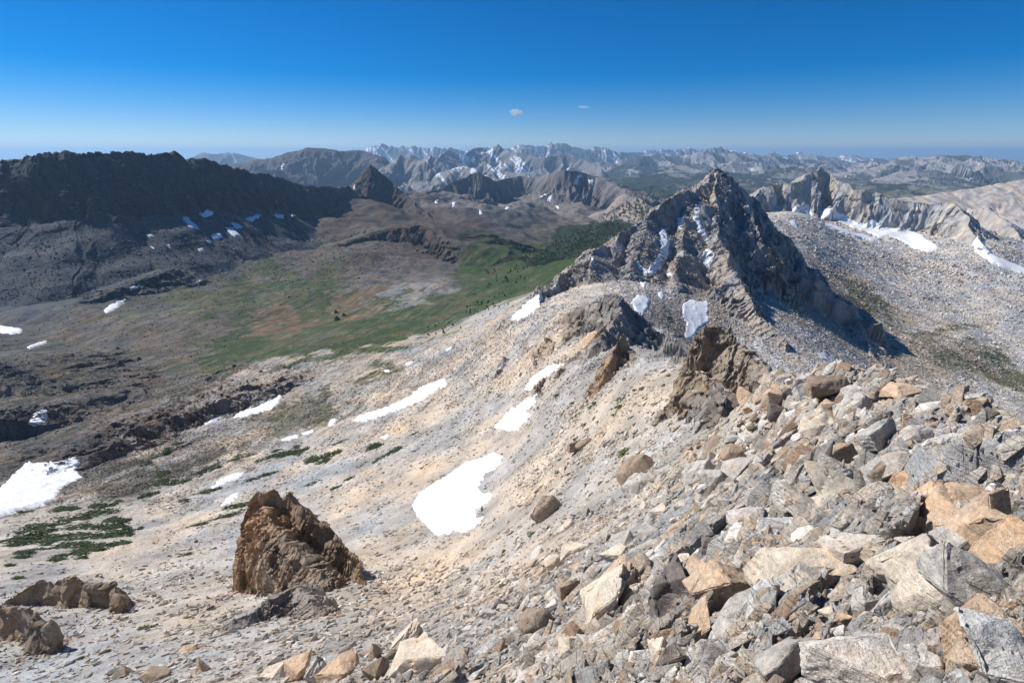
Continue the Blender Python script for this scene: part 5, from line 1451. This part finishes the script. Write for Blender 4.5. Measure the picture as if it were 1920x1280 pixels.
# ------------------------------------------------------------------ trees of the valley floor
def pine_mesh(seed):
    r_ = np.random.default_rng(seed)
    n = 150
    t = r_.random(n) ** .8; ang = r_.uniform(0, 6.28, n); rad = (.03 + .26 * (1 - t) ** .85) * r_.uniform(.45, 1.15, n)
    c = np.stack([np.cos(ang) * rad, np.sin(ang) * rad, .12 + .86 * t], 1)
    nn = np.stack([np.cos(ang), np.sin(ang), np.full(n, .7)], 1) + r_.normal(size=(n, 3)) * .4
    A = frame_from(nn, ang); s = .15 * (1.2 - .7 * t)
    q = np.array([(-.5, -.4, 0), (.5, -.4, -.1), (.4, .4, .1), (-.4, .4, 0)])
    V = (np.einsum('nij,vj->nvi', A, q) * s[:, None, None] + c[:, None, :]).reshape(-1, 3)
    Fc = np.arange(n * 4).reshape(-1, 4)
    tr = np.array([(math.cos(a) * w, math.sin(a) * w, z) for z, w in ((-.1, .03), (.9, .008)) for a in np.linspace(0, 6.283, 7)[:-1]])
    tf = np.array([(i, (i + 1) % 6, 6 + (i + 1) % 6, 6 + i) for i in range(6)]) + len(V)
    return np.concatenate([V, tr]), np.concatenate([Fc, tf])
PINES = [pine_mesh(i + 40) for i in range(5)]
r_ = np.random.default_rng(21)
def tree_spots(boxes, n, seedv):
    r2 = np.random.default_rng(seedv); out = []
    while len(out) < n:
        a, b, c, d, sl = boxes[r2.integers(len(boxes))]
        px = r2.uniform(a, c); py = r2.uniform(b, d) + (px - a) * sl
        out.append((px, py))
    return out
tp = []
for V, Fc in PINES:
    o = new_mesh('pine_tree', V, Fc, None, M_PINE); tp.append(o.data); bpy.data.objects.remove(o)
groups = [((870, 575, 960, 600, -.35), 34, 'dark pine on the pale bench at the edge of the green valley'), ((910, 505, 990, 540, -.1), 40, 'small pine dotted over the green and brown valley floor'), ((800, 612, 865, 632, -.25), 16, 'pine in the line along the foot of the pale slope'), ((1000, 462, 1080, 480, -.2), 30, 'pine at the edge of the dark wood in the valley')]
for box, n, lab in groups:
    for i, (px, py) in enumerate(tree_spots([box], n, int(box[0]))):
        p, nn_, d = surf(px, py)
        o = bpy.data.objects.new('pine_tree', tp[i % 5]); sc.collection.objects.link(o)
        hgt = float(np.clip(r_.normal(4.2, .8) * d / 960, 4, 13))
        o.location = Vector(p) - Vector((0, 0, .3)); o.scale = (hgt * 1.35, hgt * 1.35, hgt); o.rotation_euler = (0, 0, r_.uniform(0, 6))
        tag(o, lab, 'tree', lab.replace('pine', 'pines', 1))
for px, py, w, lab in ((632, 600, 9, 'larger dark tree clump on the reddish meadow slope'), (645, 592, 6, 'dark tree right of the larger clump on the meadow'), (630, 587, 6, 'dark tree highest on the reddish meadow slope'), (226, 685, 10, 'lone dark bush on the brown slope'), (261, 674, 6, 'small dark bush right of the lone one on the brown slope')):
    p, nn_, d = surf(px, py)
    o = bpy.data.objects.new('pine_tree', tp[0]); sc.collection.objects.link(o)
    hgt = w * d / 960; o.location = Vector(p); o.scale = (hgt * 2.2, hgt * 2.2, hgt); tag(o, lab, 'tree')
# the dark wood in the side valley: one mass
w = np.zeros(X.shape)
for (a, b, c, d) in ((985, 470, 1080, 500), (1040, 440, 1130, 475), (1100, 415, 1180, 450), (1180, 372, 1280, 400), (1120, 430, 1160, 445), (1000, 480, 1060, 505), (1140, 385, 1240, 415)):
    w += np.exp(-(((PX - (a + c) / 2) / (c - a) * 2) ** 2 + ((PY - (b + d) / 2) / (d - b) * 2) ** 2)) * SEEN * (R_ > 1500) * (R_ < 7000)
w = w * (w > .3)
c_ = np.cumsum(w.ravel()); r2 = np.random.default_rng(5)
idx = np.searchsorted(c_, r2.random(1500) * c_[-1])
P = PN.reshape(-1, 3)[idx]; dd_ = DEP.ravel()[idx]
Vs, Fs, off = [], [], 0
hs_ = np.clip(r2.normal(3.4, .8, len(idx)) * dd_ / 960, 7, 30)
P = P + r2.normal(size=P.shape) * (dd_ * .001)[:, None] * (1, 1, 0)
sub = [(V.reshape(-1, 3)[:200], Fc[:50]) for V, Fc in PINES]
for k in range(5):
    q = np.flatnonzero(np.arange(len(idx)) % 5 == k)
    V, Fc = sub[k]; V = V * (2.0, 2.0, 1)
    v = V[None] * hs_[q][:, None, None] + P[q][:, None, :]
    Vs.append(v.reshape(-1, 3)); f = Fc[None] + (np.arange(len(q)) * len(V))[:, None, None] + off
    Fs.append(f.reshape(-1, 4)); off += len(q) * len(V)
tag(new_mesh('forest', np.concatenate(Vs), np.concatenate(Fs), None, M_PINE), 'dark wood filling the side valley', kind='stuff')

# ------------------------------------------------------------------ three hikers
def cloth(name, c):
    m, nt, b = mat_new(name); b.inputs['Base Color'].default_value = (*c, 1)
    n = nd(nt, 'ShaderNodeTexNoise'); n.inputs['Scale'].default_value = 60
    bp = nd(nt, 'ShaderNodeBump'); bp.inputs['Distance'].default_value = .01; nt.links.new(n.outputs['Fac'], bp.inputs['Height']); nt.links.new(bp.outputs[0], b.inputs['Normal'])
    return m
M_SKIN = cloth('skin', (.45, .27, .19)); M_HAIR = cloth('hair', (.05, .035, .025))
def skin_mesh(name, joints, bones, mat, parent, sub=2):
    me = bpy.data.meshes.new(name)
    names = list(joints)
    me.from_pydata([joints[n_][0] for n_ in names], [(names.index(a), names.index(b)) for a, b in bones], [])
    o = bpy.data.objects.new(name, me); sc.collection.objects.link(o)
    md = o.modifiers.new('skin', 'SKIN'); 
    for i, n_ in enumerate(names):
        r = joints[n_][1]; r = r if isinstance(r, tuple) else (r, r)
        me.skin_vertices[0].data[i].radius = r
        me.skin_vertices[0].data[i].use_root = (i == 0)
    md.use_smooth_shade = True
    s_ = o.modifiers.new('sub', 'SUBSURF'); s_.levels = sub; s_.render_levels = sub
    me.materials.append(mat); o.parent = parent
    return o
def hiker(px, py, d_face, jacket, trousers, pack, label, height=1.75):
    p, n, d = surf(px, py)
    root = bpy.data.objects.new('person', None); sc.collection.objects.link(root)
    root.location = Vector(p); root.rotation_euler = (0, 0, math.radians(d_face)); s = height / 1.75; root.scale = (s, s, s)
    tag(root, label, 'person', 'hikers crossing the scree')
    J = dict(pelvis=((0, 0, .95), (.15, .11)), belly=((0, -.01, 1.12), (.14, .10)), chest=((0, -.04, 1.35), (.17, .115)), neck=((0, -.06, 1.5), .055), jaw=((0, -.10, 1.58), (.065, .075)), skull=((0, -.09, 1.68), (.08, .095)), nose=((0, -.185, 1.625), .014),
             shl=((.19, -.04, 1.43), .065), ell=((.27, -.02, 1.16), .045), wrl=((.25, -.20, .98), .032), pal=((.245, -.26, .94), (.022, .04)), shr=((-.19, -.04, 1.43), .065), elr=((-.27, .02, 1.16), .045), wrr=((-.26, -.14, .95), .032), par=((-.255, -.20, .91), (.022, .04)),
             hl=((.10, 0, .90), .095), kl=((.11, -.22, .52), .062), al=((.11, -.20, .11), .042), tl=((.11, -.36, .05), .04), hr=((-.10, 0, .90), .095), kr=((-.11, .0, .48), .062), ar=((-.11, .24, .13), .042), tr=((-.11, .12, .03), .04))
    for sd, w_, k_ in (('l', 'pal', 1), ('r', 'par', -1)):
        x, y, z = J[w_][0]
        for i in range(4):
            J[f'f{i}{sd}'] = ((x + k_ * .004, y - .055 + abs(i - 1.3) * .006, z - .02 - .018 * (i - 1.5)), .0095); J[f'g{i}{sd}'] = ((x - k_ * .02, y - .085 + abs(i - 1.3) * .008, z - .035 - .018 * (i - 1.5)), .008)
        J[f't{sd}'] = ((x - k_ * .03, y - .035, z + .03), .011)
    B = [('pelvis', 'belly'), ('belly', 'chest'), ('chest', 'neck'), ('neck', 'jaw'), ('jaw', 'skull'), ('jaw', 'nose'), ('chest', 'shl'), ('shl', 'ell'), ('ell', 'wrl'), ('wrl', 'pal'), ('chest', 'shr'), ('shr', 'elr'), ('elr', 'wrr'), ('wrr', 'par'),
         ('pelvis', 'hl'), ('hl', 'kl'), ('kl', 'al'), ('al', 'tl'), ('pelvis', 'hr'), ('hr', 'kr'), ('kr', 'ar'), ('ar', 'tr')]
    for sd, w_ in (('l', 'pal'), ('r', 'par')):
        for i in range(4): B += [(w_, f'f{i}{sd}'), (f'f{i}{sd}', f'g{i}{sd}')]
        B.append((w_, f't{sd}'))
    skin_mesh('body', J, B, M_SKIN, root)
    g = lambda ks, e: {k: (J[k][0], tuple(q + e for q in (J[k][1] if isinstance(J[k][1], tuple) else (J[k][1],) * 2))) for k in ks}
    skin_mesh('jacket', g(('pelvis', 'belly', 'chest', 'shl', 'ell', 'wrl', 'shr', 'elr', 'wrr'), .022), [b for b in B if b[0] in ('pelvis', 'belly', 'chest', 'shl', 'ell', 'shr', 'elr') and b[1] in ('belly', 'chest', 'shl', 'ell', 'wrl', 'shr', 'elr', 'wrr')], cloth('jacket', jacket), root)
    skin_mesh('trousers', g(('pelvis', 'hl', 'kl', 'al', 'hr', 'kr', 'ar'), .018), [b for b in B if b[0] in ('pelvis', 'hl', 'kl', 'hr', 'kr') and b[1] in ('hl', 'kl', 'al', 'hr', 'kr', 'ar')], cloth('trousers', trousers), root)
    bm = bmesh.new(); bmesh.ops.create_cube(bm, size=1); bmesh.ops.scale(bm, vec=(.30, .17, .48), verts=bm.verts); bmesh.ops.translate(bm, vec=(0, .13, 1.26), verts=bm.verts)
    bmesh.ops.bevel(bm, geom=bm.edges[:], offset=.05, segments=3, affect='EDGES'); me = bpy.data.meshes.new('backpack'); bm.to_mesh(me); bm.free(); me.materials.append(cloth('pack', pack))
    o = bpy.data.objects.new('backpack', me); sc.collection.objects.link(o); o.parent = root
    bm = bmesh.new(); bmesh.ops.create_uvsphere(bm, u_segments=16, v_segments=10, radius=.112); bmesh.ops.scale(bm, vec=(.95, 1.05, .8), verts=bm.verts); bmesh.ops.translate(bm, vec=(0, -.08, 1.71), verts=bm.verts)
    bmesh.ops.delete(bm, geom=[v for v in bm.verts if v.co.y < -.12 and v.co.z < 1.70 or v.co.z < 1.64], context='VERTS')
    me = bpy.data.meshes.new('hair'); bm.to_mesh(me); bm.free(); me.materials.append(M_HAIR); o = bpy.data.objects.new('hair', me); sc.collection.objects.link(o); o.parent = root
hiker(768, 1099, 200, (.02, .22, .22), (.03, .05, .06), (.02, .10, .12), 'hiker in teal walking up the scree below the large snow patch')
hiker(275, 1118, 140, (.35, .12, .03), (.06, .05, .05), (.10, .06, .04), 'hiker in orange-brown clothes bent forward on the scree right of the long outcrop')
hiker(146, 1158, 140, (.42, .03, .04), (.08, .06, .06), (.20, .03, .04), 'hiker in red at the foot of the long brown outcrop')

# ------------------------------------------------------------------ two small clouds, well above the haze
def cloud(px, py, w, h, d, seed, label, puffs):
    r_ = np.random.default_rng(seed)
    m = bpy.data.materials.new('cloud_vapour'); m.use_nodes = True; nt = m.node_tree; nt.nodes.remove(nt.nodes['Principled BSDF'])
    v = nt.nodes.new('ShaderNodeVolumePrincipled'); v.inputs['Color'].default_value = (1, 1, 1, 1); v.inputs['Density'].default_value = puffs
    v.inputs['Anisotropy'].default_value = .2
    nt.links.new(v.outputs[0], nt.nodes['Material Output'].inputs['Volume'])
    bm = bmesh.new(); bmesh.ops.create_icosphere(bm, subdivisions=5, radius=1)
    W, H_ = w * d / 960, h * d / 960
    for q in bm.verts:
        c = q.co.copy()
        k = 1 + .55 * mn.fractal(Vector((c.x * 1.8 + seed, c.y * 1.8, c.z * 2.2)), .9, 2.0, 5)
        q.co = Vector((c.x * W / 2 * k, c.y * W / 3 * k, c.z * H_ / 2 * k + .18 * H_ * (-c.x)))
    me = bpy.data.meshes.new('cloud'); bm.to_mesh(me); bm.free(); me.materials.append(m)
    o = bpy.data.objects.new('cloud', me); sc.collection.objects.link(o); o.location = Vector(at(px, py, d))
    tag(o, label, 'cloud')
cloud(967, 211, 26, 10, 24000, 3, 'larger white cloud scrap left of the other, above the pointed peak', .0035)
cloud(1095, 201, 22, 4.5, 24000, 9, 'faint thin cloud scrap higher and right of the larger one', .0016)
sc.cycles.use_denoising = True
# ------------------------------------------------------------------ the air
def haze():
    m = bpy.data.materials.new('air'); m.use_nodes = True
    nt = m.node_tree; nt.nodes.remove(nt.nodes['Principled BSDF'])
    v = nt.nodes.new('ShaderNodeVolumePrincipled')
    v.inputs['Color'].default_value = (.44, .71, 1.0, 1)
    v.inputs['Density'].default_value = HAZE
    v.inputs['Anisotropy'].default_value = 0.25
    nt.links.new(v.outputs[0], nt.nodes['Material Output'].inputs['Volume'])
    x0, x1, y0, y1, z0, z1 = -91500, 91500, -91500, 91500, Z.min() - 1, Z.max() + 25
    V = [(x, y, z) for x in (x0, x1) for y in (y0, y1) for z in (z0, z1)]
    Fc = [(0, 1, 3, 2), (4, 6, 7, 5), (0, 4, 5, 1), (2, 3, 7, 6), (0, 2, 6, 4), (1, 5, 7, 3)]
    o = new_mesh('haze', V, Fc, mat=m)
    return tag(o, kind='stuff')
HAZE = 2.7e-5
haze()
print('haze top', float(Z.max()), 'at r', float(R_.ravel()[Z.argmax()]))
